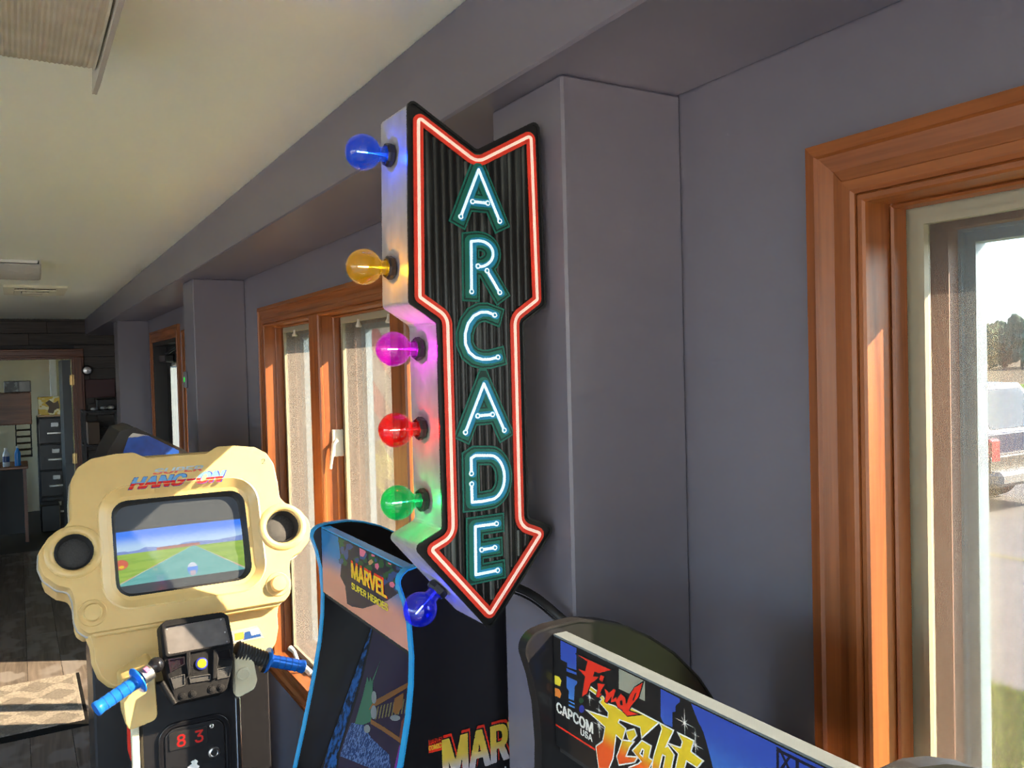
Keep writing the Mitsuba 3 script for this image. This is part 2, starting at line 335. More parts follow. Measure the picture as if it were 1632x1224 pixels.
# casement hardware on window_2: cranks on the stool, a lock on the mullion
def crank(name, y, z):
    m = cat([box(WX + 0.035, WX + 0.06, y - 0.05, y + 0.05, z, z + 0.022, 0.006), tube([(WX + 0.045, y, z + 0.015), (WX + 0.025, y, z + 0.035), (WX + 0.01, y + 0.005, z + 0.05)], 0.0075),
             tube([(WX + 0.01, y + 0.005, z + 0.05), (WX + 0.005, y + 0.04, z + 0.085), (WX - 0.002, y + 0.075, z + 0.092)], [0.008, 0.008, 0.012]), ])
    add(name, m, "mat_white_paint", 40)
for (a, b) in split(*OPEN["window_2"][:2], 3): crank("window_2__crank_handle", (a + b) / 2 + 0.02, OPEN["window_2"][2] + 0.02)
L2 = split(*OPEN["window_2"][:2], 3)
for (a, b) in L2[1:2]:
    y = b - 0.008
    k = add("window_2__latch", box(XS - 0.045, XS - 0.003, y, y + 0.010, 1.53, 1.63, 0.003), "mat_crank")
    add(k + "__lever", tube([(XS - 0.03, y - 0.004, 1.59), (XS - 0.045, y - 0.010, 1.58), (XS - 0.06, y - 0.012, 1.49)], [0.007, 0.007, 0.005]), "mat_crank", 40)
# side door in the window wall
lab("door_1", "dark side door with glass in a stained wood frame", "door", kind="structure")
y0, y1, z0, z1 = OPEN["door_1"]
for nm, m, mt in casing(y0, y1, z0, z1, 0.085, None, sill=False): add(f"door_1__{nm}", m, mt.replace("wood", "darkwood") if False else mt)
for s, yy in ((1, y1), (-1, y0)): add("door_1__jamb", box(WX - 0.004, WX + WT, yy, yy - s * 0.03, 0, z1), "mat_black_matte")
add("door_1__head_jamb", box(WX - 0.004, WX + WT, y0, y1, z1 - 0.03, z1), "mat_black_matte")
dp = sg.box(y0 + 0.032, 0.005, y1 - 0.032, z1 - 0.032).difference(sg.box(6.28, 0.35, 6.92, 1.93))
add("door_1__leaf", ext(dp, WX + 0.09, WX + 0.135, "x"), "mat_black_matte")
add("door_1__glass", trimesh.Trimesh([[WX + 0.11, 6.28, 0.35], [WX + 0.11, 6.92, 0.35], [WX + 0.11, 6.92, 1.93], [WX + 0.11, 6.28, 1.93]], [[0, 1, 2], [0, 2, 3]], process=False), "mat_pane")
bsdf("mat_curtain", {"type": "principledthin", "base_color": rgb(0.15, 0.18, 0.20), "roughness": 0.9, "diff_trans": 0.9, "spec_trans": 0.0}, False)
cy_ = np.linspace(6.25, 6.95, 60); cv_ = np.vstack([np.column_stack([WX + 0.082 + 0.006 * np.sin(cy_ * 60), cy_, np.full(60, z_)]) for z_ in (0.30, 1.90)])
add("door_1__curtain", trimesh.Trimesh(cv_, [q for j in range(59) for q in ([j, j + 1, 61 + j], [j, 61 + j, 60 + j])], process=False), "mat_curtain", True)
k = add("door_1__closer", cat([box(WX + 0.02, WX + 0.085, 6.75, 7.07, 1.93, 1.99, 0.008), tube([(WX + 0.05, 6.9, 1.995), (WX + 0.02, 6.55, 2.0), (WX + 0.06, 6.3, 2.05)], 0.010)]), "mat_black")
# far wall of dark reclaimed planks, with the office doorway
DX0, DX1, DZ = -0.42, 0.548, 2.047
struct("wall_far", cat([box(XL, DX0, YF + 0.02, YF + 0.14, 0, CEIL), box(DX1, WX + WT, YF + 0.02, YF + 0.14, 0, CEIL), box(DX0, DX1, YF + 0.02, YF + 0.14, DZ, CEIL)]), "mat_black_matte", "far wall clad in dark reclaimed planks")
for i in range(4):
    t = i / 3
    pr(f"mat_barn_{i}", (lambda t: lambda p, n, uv: mix((0.020 + 0.012 * t, 0.016 + 0.010 * t, 0.014 + 0.008 * t), (0.060 + 0.03 * t, 0.052 + 0.02 * t, 0.044 + 0.02 * t), fbm(p.x * 5, p.z * 70, 7 * t, 3)))(t), 0.6)
z = 0.0; r1 = random.Random(5)
while z < CEIL - 0.02:
    h = 0.128; x = -1.6 - r1.random() * 0.8; zt = min(z + h, CEIL)
    while x < WX:
        x1 = min(x + r1.uniform(0.7, 1.5), WX); segs = [(x, x1)]
        if z < DZ + 0.05: segs = [(a, b) for a, b in ((x, min(x1, DX0)), (max(x, DX1), x1)) if b - a > 0.03]
        for a, b in segs:
            if b > -0.6 and a < SX + 0.3: add("wall_far__plank", box(a + 0.002, b - 0.002, YF - r1.uniform(0, 0.008), YF + 0.02, z + 0.002, zt - 0.002, 0.002), f"mat_barn_{r1.randrange(4)}")
        x = x1
    z += h
lab("door_2", "open doorway to the office with a brown wooden frame", "door", kind="structure")
for nm, (a, b, c, d), mt in (("head_casing", (DX0 - 0.09, DX1 + 0.09, DZ, DZ + 0.088), "mat_darkwood_x"), ("side_casing", (DX1, DX1 + 0.09, 0, DZ), "mat_darkwood_z"), ("side_casing", (DX0 - 0.09, DX0, 0, DZ), "mat_darkwood_z")):
    add(f"door_2__{nm}", cat([box(a, b, YF - 0.032, YF, c, d, 0.005), box(a + (0.02 if nm == "side_casing" else 0), b - (0.02 if nm == "side_casing" else 0), YF - 0.04, YF - 0.03, c + (0.02 if nm == "head_casing" else 0), d - (0.02 if nm == "head_casing" else 0), 0.004)]), mt)
add("door_2__jamb", cat([box(DX1 - 0.02, DX1, YF, YF + 0.16, 0, DZ), box(DX0, DX0 + 0.02, YF, YF + 0.16, 0, DZ), box(DX0, DX1, YF, YF + 0.16, DZ - 0.02, DZ)]), "mat_darkwood_z")
pr("mat_door_grey", (0.07, 0.085, 0.095), 0.4)
add("door_2__leaf", box(DX1 - 0.115, DX1 - 0.03, YF + 0.16, YF + 0.98, 0.01, DZ - 0.025, 0.003), "mat_door_grey")
for z in (0.95, 1.80): add("door_2__hinge", cat([box(DX1 - 0.052, DX1 - 0.006, YF - 0.006, YF + 0.012, z - 0.055, z + 0.055, 0.003), tube([(DX1 - 0.03, YF - 0.012, z - 0.06), (DX1 - 0.03, YF - 0.012, z + 0.06)], 0.009)]), "mat_gold")
# office shell
OY = YF + 3.0
struct("wall_office", cat([box(-2.2, 2.0, OY, OY + 0.1, 0, CEIL), box(1.35, 1.45, YF + 0.14, OY, 0, CEIL)]), "mat_office_wall", "cream office wall seen through the far doorway")
struct("wall_office_001", box(0.40, 0.47, OY - 0.30, OY, 0, CEIL), "mat_plain_wall", "grey strip of wall at the corner of the office")
struct("ceiling_office", box(-2.2, 1.45, YF + 0.14, OY, CEIL, CEIL + 0.1), "mat_ceiling", "office ceiling")
struct("wall_office_002", cat([box(-2.3, -2.2, YF + 0.14, YF + 0.6, 0, CEIL), box(-2.3, -2.2, OY - 0.3, OY + 0.1, 0, CEIL), box(-2.3, -2.2, YF + 0.6, OY - 0.3, 0, 0.8), box(-2.3, -2.2, YF + 0.6, OY - 0.3, 2.1, CEIL)]), "mat_office_wall", "office wall with a window opening")
# unseen pale walls behind and left of camera, glazing added to brighten the room
def glazed(name, label, ax, pos, lo, hi, z0, z1, ops):
    ms = []; c = lo
    def b(a, d, e, f): return box(a, d, pos - 0.12 if ax == "y" else e, pos if ax == "y" else f, e, f) if ax == "y" else None
    for a, d in ops:
        for (p, q, e, f) in ((c, a, 0, CEIL), (a, d, 0, z0), (a, d, z1, CEIL)):
            ms.append(box(p, q, pos - 0.12, pos, e, f) if ax == "y" else box(pos - 0.12, pos, p, q, e, f))
        c = d
    ms.append(box(c, hi, pos - 0.12, pos, 0, CEIL) if ax == "y" else box(pos - 0.12, pos, c, hi, 0, CEIL))
    struct(name, cat(ms), "mat_plain_wall", label)
    for a, d in ops:
        g = [[a, pos - 0.06, z0], [d, pos - 0.06, z0], [d, pos - 0.06, z1], [a, pos - 0.06, z1]] if ax == "y" else [[pos - 0.06, a, z0], [pos - 0.06, d, z0], [pos - 0.06, d, z1], [pos - 0.06, a, z1]]
        add(name + "__glass", trimesh.Trimesh(g, [[0, 1, 2], [0, 2, 3]], process=False), "mat_pane")
        o = sg.box(a, z0, d, z1).difference(sg.box(a + 0.05, z0 + 0.05, d - 0.05, z1 - 0.05))
        add(name + "__window_frame", ext(o, pos - 0.13, pos + 0.015, "y" if ax == "y" else "x"), "mat_wood_z")
glazed("wall_back", "unseen wall behind the camera, its full-height glazing added to let in daylight", "y", YB, XL, WX + WT, 0.04, 2.42, [(-4.5, -2.8), (-2.74, -1.0), (-0.94, 0.9)])
glazed("wall_left", "unseen wall to the left, its full-height glazing added to let in daylight", "x", XL, YB, YF + 0.1, 0.04, 2.42, [(-4.9, -3.0), (-2.94, -1.0), (-0.94, 1.0), (1.06, 3.0)])
struct("roof", box(XL - 0.12, WX + WT + 0.15, YB - 0.12, OY + 0.4, CEIL + 0.12, CEIL + 0.3), "mat_plain_wall", "flat roof with a short overhang")
# ceiling fittings
pr("mat_lens", lambda p, n, uv: mix((0.45, 0.41, 0.30), (0.56, 0.52, 0.40), fbm(p.x * 30, p.y * 30, 0, 2)), 0.35)
def wrap_light(x0, x1, y0, y1, label, mat):
    t = thing("ceiling_light", label, "ceiling light", "unlit ceiling lights") ; zb = CEIL - 0.078; w = (y1 - y0) / 2; c = (y0 + y1) / 2
    # ribbed wraparound lens: profile across y, small ridges along x
    a = np.linspace(-1, 1, 121); zz = zb + (CEIL - zb) * np.abs(a) ** 5 * 0.72 + 0.0016 * np.cos(a * 60 * math.pi)
    v = [[x, c + w * q, h] for x in (x0, x1) for q, h in zip(a, zz)]; n = len(a)
    f = [q for j in range(n - 1) for q in ([j, n + j, n + j + 1], [j, n + j + 1, j + 1])]
    add(t + "__lens", trimesh.Trimesh(v, f, process=False), mat, True)
    xi = max(x0, x1)
    for xe in (x0, x1): add(t + "__end_cap", ext(sg.Polygon([(c - w, CEIL)] + [(c + w * q, h) for q, h in zip(a[::6], zz[::6])] + [(c + w, CEIL)]), xe - 0.004, xe + 0.006, "x"), "mat_lens_edge")
    add(t + "__housing", box(x0 + 0.01, x1 - 0.01, c - w + 0.01, c + w - 0.01, CEIL - 0.015, CEIL), "mat_white_paint")
    return t
pr("mat_lens_edge", (0.42, 0.40, 0.34), 0.4); pr("mat_lens_grey", (0.42, 0.41, 0.38), 0.4)
FY0, FY1, FX0, FX1 = 1.19, 1.70, -1.05, 0.147
t = thing("ceiling_light", "nearest unlit ceiling light with a ribbed beige lens, at the top left corner", "ceiling light", "unlit ceiling lights")
xs = np.linspace(FX0, FX1 - 0.012, 560); ys = np.linspace(FY0, FY1, 130); gx, gy = np.meshgrid(xs, ys, indexing="ij"); q = (gy - FY0) / (FY1 - FY0) * 2 - 1
gz = CEIL - 0.085 + 0.06 * np.abs(q) ** 6 + 0.0026 * np.abs(np.sin(gx * math.pi / 0.0075)) + 0.0006 * np.sin(gy * 2 * math.pi / 0.008) 
idx = np.arange(gx.size).reshape(gx.shape); F4 = np.stack([idx[:-1, :-1], idx[:-1, 1:], idx[1:, 1:], idx[1:, :-1]], -1).reshape(-1, 4)
add(t + "__lens", trimesh.Trimesh(np.stack([gx, gy, gz], -1).reshape(-1, 3), np.vstack([F4[:, [0, 1, 2]], F4[:, [0, 2, 3]]]), process=False), "mat_lens", True)
add(t + "__end_cap", cat([ext(sg.Polygon([(FY0, CEIL), (FY0, CEIL - 0.06), (FY0 + 0.04, CEIL - 0.093), (FY1 - 0.03, CEIL - 0.093), (FY1 + 0.035, CEIL - 0.088), (FY1 + 0.01, CEIL - 0.05), (FY1, CEIL)]), FX1 - 0.008, FX1, "x"), box(FX1 - 0.02, FX1 - 0.004, FY0, FY1, CEIL - 0.014, CEIL)]), "mat_lens_edge")
add(t + "__housing", box(FX0, FX1 - 0.02, FY0 + 0.03, FY1 - 0.03, CEIL - 0.012, CEIL), "mat_white_paint")
wrap_light(-1.1, 0.128, 5.05, 5.42, "grey unlit ceiling light farther down the hall, above the doorway", "mat_lens_grey")
t = thing("ceiling_vent", "square white ceiling air vent behind the farther light", "vent")
pr("mat_vent", (0.72, 0.68, 0.52), 0.5)
for i, (a, b, zz) in enumerate(((0.19, 0.13, 0.012), (0.125, 0.085, 0.024), (0.08, 0.045, 0.034))):
    o = rect(0.135 - a, 6.75 - a * 1.6, 0.135 + a, 6.75 + a * 1.6).difference(rect(0.135 - b, 6.75 - b * 1.6, 0.135 + b, 6.75 + b * 1.6)); add(t + ("__frame" if i == 0 else "__louver"), ext(o, CEIL - zz - 0.004, CEIL - zz + 0.004 + (0.012 if i == 0 else 0), "z"), "mat_vent")
add(t + "__duct_shade", box(0.01, 0.26, 6.55, 6.95, CEIL - 0.010, CEIL), "mat_shadow_gap")  # thin dark sheet standing for the shade inside the vent
# ------------------------------------------------------------------ the arrow sign
SY, SB = 1.0875, 1.1855                     # front and back planes of the sign
U = lambda pts: [(0.76 * x, EYE + 0.76 * (z - 1.70)) for x, z in pts]
OUT = U([(.638, 2.196), (.779, 2.113), (.922, 2.189), (.928, 1.818), (.874, 1.782), (.874, 1.390), (.936, 1.364), (.781, 1.182), (.626, 1.364), (.686, 1.390), (.686, 1.782), (.630, 1.818)])
sign_poly = fix(sg.Polygon(OUT)).buffer(-0.008, quad_segs=6).buffer(0.016, quad_segs=6).buffer(-0.008, quad_segs=6)
sign = thing("arrow_sign", "tall black and red arrow-shaped sign reading ARCADE, with coloured bulbs along its edge", "sign")
pr("mat_sign_metal", lambda p, n, uv: mix((0.28, 0.28, 0.28), (0.50, 0.50, 0.49), fbm(p.y * 40, p.z * 22, p.x * 22, 3)), 0.36, 0.25)
pr("mat_sign_rim", (0.012, 0.013, 0.013), 0.35)
def rib_col(p, n, uv):
    s = smoothstep(0.55, 0.85, noise(p.x * 110, p.z * 7, 3)) * smoothstep(0.35, 0.75, fbm(p.x * 22, p.z * 5, 5, 3)); return mix((0.004, 0.0055, 0.005), (0.075, 0.09, 0.085), s)
pr("mat_sign_rib", rib_col, 0.30)
pr("mat_neon_red", (0.80, 0.055, 0.030), 0.4); pr("mat_neon_core", (0.85, 0.66, 0.56), 0.4)
pr("mat_neon_green", (0.010, 0.155, 0.115), 0.4); pr("mat_neon_dkgreen", (0.004, 0.035, 0.026), 0.4); pr("mat_neon_blue", (0.02, 0.28, 0.50), 0.4); pr("mat_neon_white", (0.75, 0.88, 0.92), 0.4)
F = XZ(SY)
inner = sign_poly.buffer(-0.0015)
add(sign + "__side_band", ext(sign_poly.difference(sign_poly.buffer(-0.0015)), SY - 0.002, SB, "y"), "mat_sign_metal", 40)
add(sign + "__back_plate", ext(inner, SB - 0.004, SB - 0.001, "y"), "mat_sign_metal")
add(sign + "__face_plate", ext(inner, SY, SY + 0.003, "y"), "mat_sign_rim")
bead = sign_poly.buffer(0.0015).difference(sign_poly.buffer(-0.002)); add(sign + "__rim", ext(bead, SY - 0.004, SY - 0.0005, "y"), "mat_sign_rim", 40)
ribs, reg = [], sign_poly.buffer(-0.022); x = 0.46
while x < 0.74:
    c = reg.intersection(sg.box(x, 1.3, x + 0.0112, 2.4))
    for g in getattr(c, "geoms", [c]):
        if g.is_empty: continue
        a, z0, b, z1 = g.bounds
        mid = g.intersection(sg.LineString([(x + 0.0056, 1.2), (x + 0.0056, 2.4)]))
        if mid.is_empty: continue
        lo, hi = mid.bounds[1], mid.bounds[3]
        th = np.linspace(0, math.pi, 7); v = [[x + 0.0056 - 0.0056 * math.cos(q), SY - 0.0026 * math.sin(q), h] for h in (lo, hi) for q in th]
        fc = [q for j in range(6) for q in ([j, j + 1, 8 + j], [j, 8 + j, 7 + j])]
        ribs.append(trimesh.Trimesh(v, fc, process=False))
    x += 0.0124
k = add(sign + "__corrugated_panel", cat(ribs), "mat_sign_rib", True); lab(k, "black corrugated panel with pale streaks", kind="stuff")
core_line = sign_poly.buffer(-0.0150, join_style=1).exterior
core_line = sg.Polygon(core_line).buffer(-0.004).buffer(0.004).exterior
add(sign + "__red_neon_print", F.ext(core_line.buffer(0.0078), 0.0027, 0.0042), "mat_neon_red")
add(sign + "__red_neon_print__tube", F.ext(core_line.buffer(0.0023, quad_segs=6), 0.0042, 0.0054), "mat_neon_core", emit=(0.012, 0.008, 0.0065))  # the neon line is print; its weak glow is added
# letters: printed tube strokes, with a faint glow added, on a green painted letter
cx = 0.592
LET = {"A": [[(728, 337), (763, 277), (794, 351)], [(750, 322), (775, 324)]]}
px = lambda pts: [F.on(*q) for q in pts]
def stroke(pts): return sg.LineString(px(pts))
z5 = lambda pts: [(540 + a / 2.7806, 140 + b / 2.7806) for a, b in pts]           # survey detail sheets
z6 = lambda pts: [(560 + a / 2.7194, 560 + b / 2.7194) for a, b in pts]
def arcp(cx_, cy_, rx, ry, a0, a1, n=24): return [(cx_ + rx * math.cos(t), cy_ + ry * math.sin(t)) for t in np.linspace(math.radians(a0), math.radians(a1), n)]
LETTERS = [
    ("A", [z5([(533, 573), (612, 366), (705, 593)]), z5([(585, 507), (652, 514)])]),
    ("R", [z5([(581, 904), (579, 683)] + arcp(610, 738, 66, 58, -95, 75) + [(609, 792)]), z5([(649, 812), (705, 908)])]),
    ("C", [z5(arcp(632, 1098, 82, 112, -55, -262) + [(695, 1195)])]),
    ("A", [z6([(487, 350), (567, 140), (655, 341)]), z6([(540, 279), (604, 273)])]),
    ("D", [z6([(513, 528), (512, 462), (530, 450), (590, 450)] + arcp(590, 545, 66, 97, -75, 75) + [(560, 648), (516, 652), (514, 573)])]),
    ("E", [z6([(621, 744), (530, 757), (532, 965), (626, 946)]), z6([(557, 857), (614, 848)])]),
]
for ch, st in LETTERS:
    ls = [sg.LineString([F.on(*q) for q in s]) for s in st]
    if ch == "C":
        ls = [sg.LineString([F.on(*q) for q in z5([(683, 1008), (650, 995), (620, 996), (590, 1012), (566, 1045), (553, 1090), (554, 1135), (570, 1172), (598, 1195), (630, 1204), (662, 1203), (697, 1194)])])]
    u = so.unary_union(ls)
    k = add(sign + "__letter", F.ext(u.buffer(0.0145, cap_style=3, join_style=2, mitre_limit=1.6), 0.0027, 0.0036), "mat_neon_green")
    add(k + "__shadow_line", F.ext(u.buffer(0.0120, cap_style=3, join_style=2, mitre_limit=1.6), 0.0036, 0.0040), "mat_neon_dkgreen")
    add(k + "__inner_glow", F.ext(u.buffer(0.0098, cap_style=3, join_style=1), 0.0040, 0.0044), "mat_neon_green")
    add(k + "__blue_band", F.ext(sa.translate(u, 0.003, -0.0005).buffer(0.0058), 0.0044, 0.0048), "mat_neon_blue")
    ends = so.unary_union([sg.Point(c).buffer(0.0040) for l in ls for c in (l.coords[0], l.coords[-1])])
    add(k + "__tube", F.ext(so.unary_union([u.buffer(0.0021, quad_segs=6), ends]), 0.0048, 0.0058), "mat_neon_white", emit=(0.010, 0.014, 0.016))
    add(k + "__tube_end", F.ext(so.unary_union([sg.Point(c).buffer(0.0019) for l in ls for c in (l.coords[0], l.coords[-1])]), 0.0058, 0.0061), "mat_neon_blue")
# bulbs along the outer edge
BY = 1.140
bsdf_bulb = lambda key, c: bsdf(key, {"type": "thindielectric", "int_ior": 1.5, "specular_transmittance": rgb(*c), "specular_reflectance": rgb(0.9, 0.9, 0.9)}, False)
BULBS = [("blue", (618, 247), (0.02, 0.20, 1.0), "topmost"), ("amber", (625, 427), (1.0, 0.58, 0.02), ""), ("magenta", (662, 556), (0.92, 0.04, 0.90), ""), ("red", (667, 683), (0.95, 0.03, 0.02), ""), ("green", (670, 797), (0.03, 0.80, 0.28), ""), ("indigo", (700, 936), (0.03, 0.06, 1.0), "lowest")]
BL = ["round blue glass bulb topmost on the edge of the arrow sign", "round amber yellow glass bulb on the edge of the arrow sign", "round magenta glass bulb on the edge of the arrow sign", "round red glass bulb on the edge of the arrow sign", "round green glass bulb on the edge of the arrow sign", "round deep blue glass bulb at the point of the arrow sign"]
lx = [sg.LineString([(0, z), (0.6, z)]).intersection(sign_poly.exterior) for z in (2.16,)]
for i, (nm, q, tint, _) in enumerate(BULBS):
    z = at(*q, y=BY)[2]
    if i < 5:
        hit = sg.LineString([(0.3, z), (0.59, z)]).intersection(sign_poly.exterior); x = min(p.x for p in getattr(hit, "geoms", [hit])); ax = np.array([-1.0, 0, 0])
    else:
        p = at(*q, y=BY); e = np.array(U([(.626, 1.364), (.781, 1.182)])); d = e[1] - e[0]; d /= np.linalg.norm(d); nrm = np.array([d[1], -d[0]]); nrm = nrm if nrm[0] < 0 else -nrm
        s = (np.array([p[0], p[2]]) - e[0]) @ d; w = e[0] + d * s; x, z = w; ax = np.array([nrm[0], 0, nrm[1]])
    o = np.array([x, BY, z]); t = thing("light_bulb", BL[i], "light bulb", "bulbs on the arrow sign")
    add(t + "__socket", cat([lathe([(0, 0.0022), (0.0165, 0.0022), (0.0175, 0.004), (0.0175, 0.010), (0.0155, 0.013), (0.0125, 0.0135), (0.0125, 0.008), (0, 0.008)], o, ax, 8)]), "mat_black")
    R = 0.0255; h = 0.0125 + 0.008 + R
    a0 = math.asin(0.0105 / R); prof = [(0.0103, 0.009), (0.0103, 0.0165), (0.0112, h - R * math.cos(a0 * 1.25) + 0.0)] + [(R * math.sin(a), h - R * math.cos(a)) for a in np.linspace(a0 * 1.35, math.pi, 22)]
    bsdf_bulb("mat_bulb_" + nm, tint)
    add(t + "__globe", lathe(prof, o, ax, 36), "mat_bulb_" + nm, True, emit=tuple(LAMP * 0.0075 * q ** 1.3 for q in tint))
    c = o + ax * (h + 0.001); add(t + "__filament", tube([c - ax * 0.0075, c + ax * 0.0075], 0.0008, 8), "mat_white_paint", emit=tuple(LAMP * q for q in (9.0, 8.0, 7.0)))
    scene[t + "__filament_light"] = {"type": "point", "position": (o + ax * 0.030 + np.array([0, -0.004, -0.003])).tolist(), "intensity": rgb(*(LAMP * 0.00055 * (0.15 + 0.85 * q) for q in tint))}
    add(t + "__stem", tube([o + ax * 0.010, c - ax * 0.0076], [0.0028, 0.0005], 8), "mat_vinyl_skytint")
# mounting plate and power cord
add(sign + "__wall_bracket", cat([box(0.700, CX - 0.0005, SY + 0.02, SB - 0.02, z - 0.03, z + 0.03, 0.002) for z in (1.99, 2.13)][:1]), "mat_steel"); add(sign + "__wall_bracket", box(0.700, CX - 0.0005, SY + 0.02, SB - 0.02, 2.10, 2.16, 0.002), "mat_steel")
pa, pb = at(826, 937, y=SY + 0.05), at(905, 994, y=SY - 0.05)
c0 = np.array([0.640, SY + 0.05, at(826, 937, y=SY + 0.05)[2] + 0.012])
pts = [c0, pa, pa * 0.55 + pb * 0.45 + [0, 0, 0.006], pb, pb + [0.03, -0.02, -0.06], [0.69, SY - 0.08, 1.2], [0.70, SY - 0.06, 0.6], [0.70, SY - 0.05, 0.02]]
from scipy.interpolate import CubicSpline
cs = CubicSpline(np.linspace(0, 1, len(pts)), np.array(pts)); cord = sign + "__power_cord"
lab(add(cord, tube(cs(np.linspace(0, 1, 60)), 0.0065, 10), "mat_black_rubber", True), "black power cable")
add(cord + "__thin_wire", tube(cs(np.linspace(0, 1, 60)) + [-0.004, -0.002, -0.0085], 0.0016, 8), "mat_black_gloss", True)

# ------------------------------------------------------------------ the two upright arcade cabinets
PROF = [(.692, 1.234), (.697, 1.250), (.712, 1.262), (.740, 1.267), (.800, 1.268), (.845, 1.259), (.897, 1.241), (.953, 1.211), (1.009, 1.171), (1.067, 1.114), (1.100, 1.068), (1.130, 1.000), (1.150, .9), (1.155, .75)]
FRONT = [(.560, .565), (.622, .583), (.655, .707), (.688, .843), (.708, .940), (.717, 1.010), (.720, 1.071), (.716, 1.140), (.706, 1.190)]
uu = lambda q: (0.76 * q[0], EYE + 0.76 * (q[1] - 1.70))
side_poly = sg.Polygon([uu(q) for q in PROF] + [(0.876, 0.0), (0.44, 0.0), (0.44, 0.80), (0.37, 0.86), (0.37, 0.95)] + [uu(q) for q in FRONT])
side_poly = fix(side_poly).buffer(-0.012, quad_segs=6).buffer(0.024, quad_segs=6).buffer(-0.012, quad_segs=6)
MX = 0.5685                                   # marquee plane measured on the nearer cabinet
pr("mat_panel_black", (0.012, 0.012, 0.014), 0.22)
pr("mat_panel_art", (0.014, 0.014, 0.020), 0.30)
pr("mat_trim_blue", (0.02, 0.30, 0.62), 0.3); pr("mat_trim_black", (0.012, 0.012, 0.013), 0.45, spec=0.3)
pr("mat_acrylic_edge", (0.13, 0.155, 0.17), 0.2)
pr("mat_print_black", (0.012, 0.012, 0.013), 0.25)
def cabinet(name, label, yn, yf, mx, trim, strip_mat):
    t = thing(name, label, "arcade machine", "upright home arcade cabinets"); th = 0.016
    for a, b, art in ((yn, yn + th, True), (yf - th, yf, False)):
        k = add(t + "__side_panel", ext(side_poly.buffer(-0.002), a + 0.0015, b - 0.0015, "y"), "mat_panel_black")
        add(k + "__edge_trim", ext(side_poly.difference(side_poly.buffer(-0.003)), a - 0.0005, b + 0.0005, "y"), trim, 30)
    a, b = yn + th, yf - th; zt = 1.508 if mx > 0.56 else 1.512; zb = zt - 0.138
    add(t + "__marquee", box(mx, mx + 0.010, a, b, zb, zt), "mat_print_black")
    add(t + "__marquee__top_edge", box(mx + 0.0005, mx + 0.0195, a, b, zt, zt + 0.0025), strip_mat)
    add(t + "__top_board", ext(sg.Polygon([(mx + 0.010, zt - 0.006), (0.84, 1.345), (0.872, 1.25), (0.872, 1.235), (0.835, 1.325), (mx + 0.010, zt - 0.022)]), a, b, "y"), "mat_panel_black")
    add(t + "__speaker_board", ext(sg.Polygon([(mx + 0.006, zb), (0.67, 1.36), (0.67, 1.35), (mx + 0.006, zb - 0.010)]), a, b, "y"), "mat_black_matte")
    # screen board leaning back
    p0, p1 = np.array([0.655, 1.285]), np.array([0.530, 1.000]); d = (p1 - p0) / np.linalg.norm(p1 - p0); nr = np.array([-d[1], d[0]]); nr = nr if nr[0] > 0 else -nr
    q0, q1 = p0 - d * 0.08, p1 + d * 0.06
    add(t + "__screen_board", ext(sg.Polygon([q0, q1, q1 + nr * 0.012, q0 + nr * 0.012]), a, b, "y"), "mat_print_black")
    add(t + "__control_panel", ext(sg.Polygon([(0.385, 0.935), (0.52, 0.972), (0.52, 0.955), (0.385, 0.90)]), a, b, "y"), "mat_panel_black")
    add(t + "__front_board", box(0.455, 0.467, a, b, 0.02, 0.93), "mat_panel_black")
    add(t + "__back_board", box(0.862, 0.872, a, b, 0.02, 1.25), "mat_black_matte")
    pr("mat_button_red", (0.6, 0.03, 0.02), 0.3); pr("mat_button_white", (0.7, 0.7, 0.7), 0.3)
    sl = lambda x: 0.935 + (x - 0.385) / 0.135 * 0.037
    for s in (0.27, 0.73):
        yc = a + (b - a) * s
        j = add(t + "__joystick", cat([tube([(0.45, yc + 0.07, sl(0.45)), (0.45, yc + 0.07, sl(0.45) + 0.05)], 0.004), trimesh.creation.icosphere(2, 0.015).apply_translation((0.45, yc + 0.07, sl(0.45) + 0.06))]), "mat_button_red", 30)
        for r in range(2):
            for c in range(3): add(t + "__button", lathe([(0, 0.008), (0.009, 0.007), (0.012, 0.003), (0.013, 0)][::-1], (0.435 + r * 0.035, yc - 0.03 * c + 0.01, sl(0.435 + r * 0.035)), (-0.26, 0, 0.96), 14), "mat_button_white", 30)
    sf = Frame((p0[0], a, p0[1]), (0, -1, 0), (-d[0], 0, -d[1]))   # u runs towards the near panel (negative), v up the screen
    return t, sf
# nearest cabinet ------------------------------------------------------------
NY0, NY1 = 0.405, 0.890
cab1, sf1 = cabinet("arcade_cabinet", "black arcade cabinet nearest the camera, its marquee with yellow and red brush lettering", NY0, NY1, MX, "mat_trim_black", "mat_acrylic_edge")
M1 = YZ(MX); z8 = lambda pts: [(820 + a / 5.1, 960 + b / 5.1) for a, b in pts]; zf = lambda pts: [(860 + a / 6.277, 1080 + b / 6.277) for a, b in pts]; z4 = lambda pts: [(1080 + a / 5.829, 1080 + b / 5.829) for a, b in pts]
lim = sg.box(-NY1 + 0.017, 1.37, -NY0 - 0.017, 1.507)
def print1(name, polys, mat, w, parent=None, d=0.0002):
    g = so.unary_union([M1.poly(q) if isinstance(q, list) else q for q in polys]).intersection(lim)
    for q in (getattr(g, "geoms", [g]) if "lettering" not in name and "outline" not in name else [g]):
        if q.area > 1e-7: k = add((parent or cab1 + "__marquee") + "__" + name, M1.ext(q, w, w + d), mat)
    return k
def sky_print(p, n, uv): return mix((0.09, 0.33, 0.72), (0.035, 0.075, 0.42), smoothstep(1.39, 1.50, p.z + 0.004 * noise(p.y * 300, p.z * 300)))
pr("mat_print_sky", sky_print, 0.25); pr("mat_print_grey", (0.018, 0.018, 0.019), 0.25)
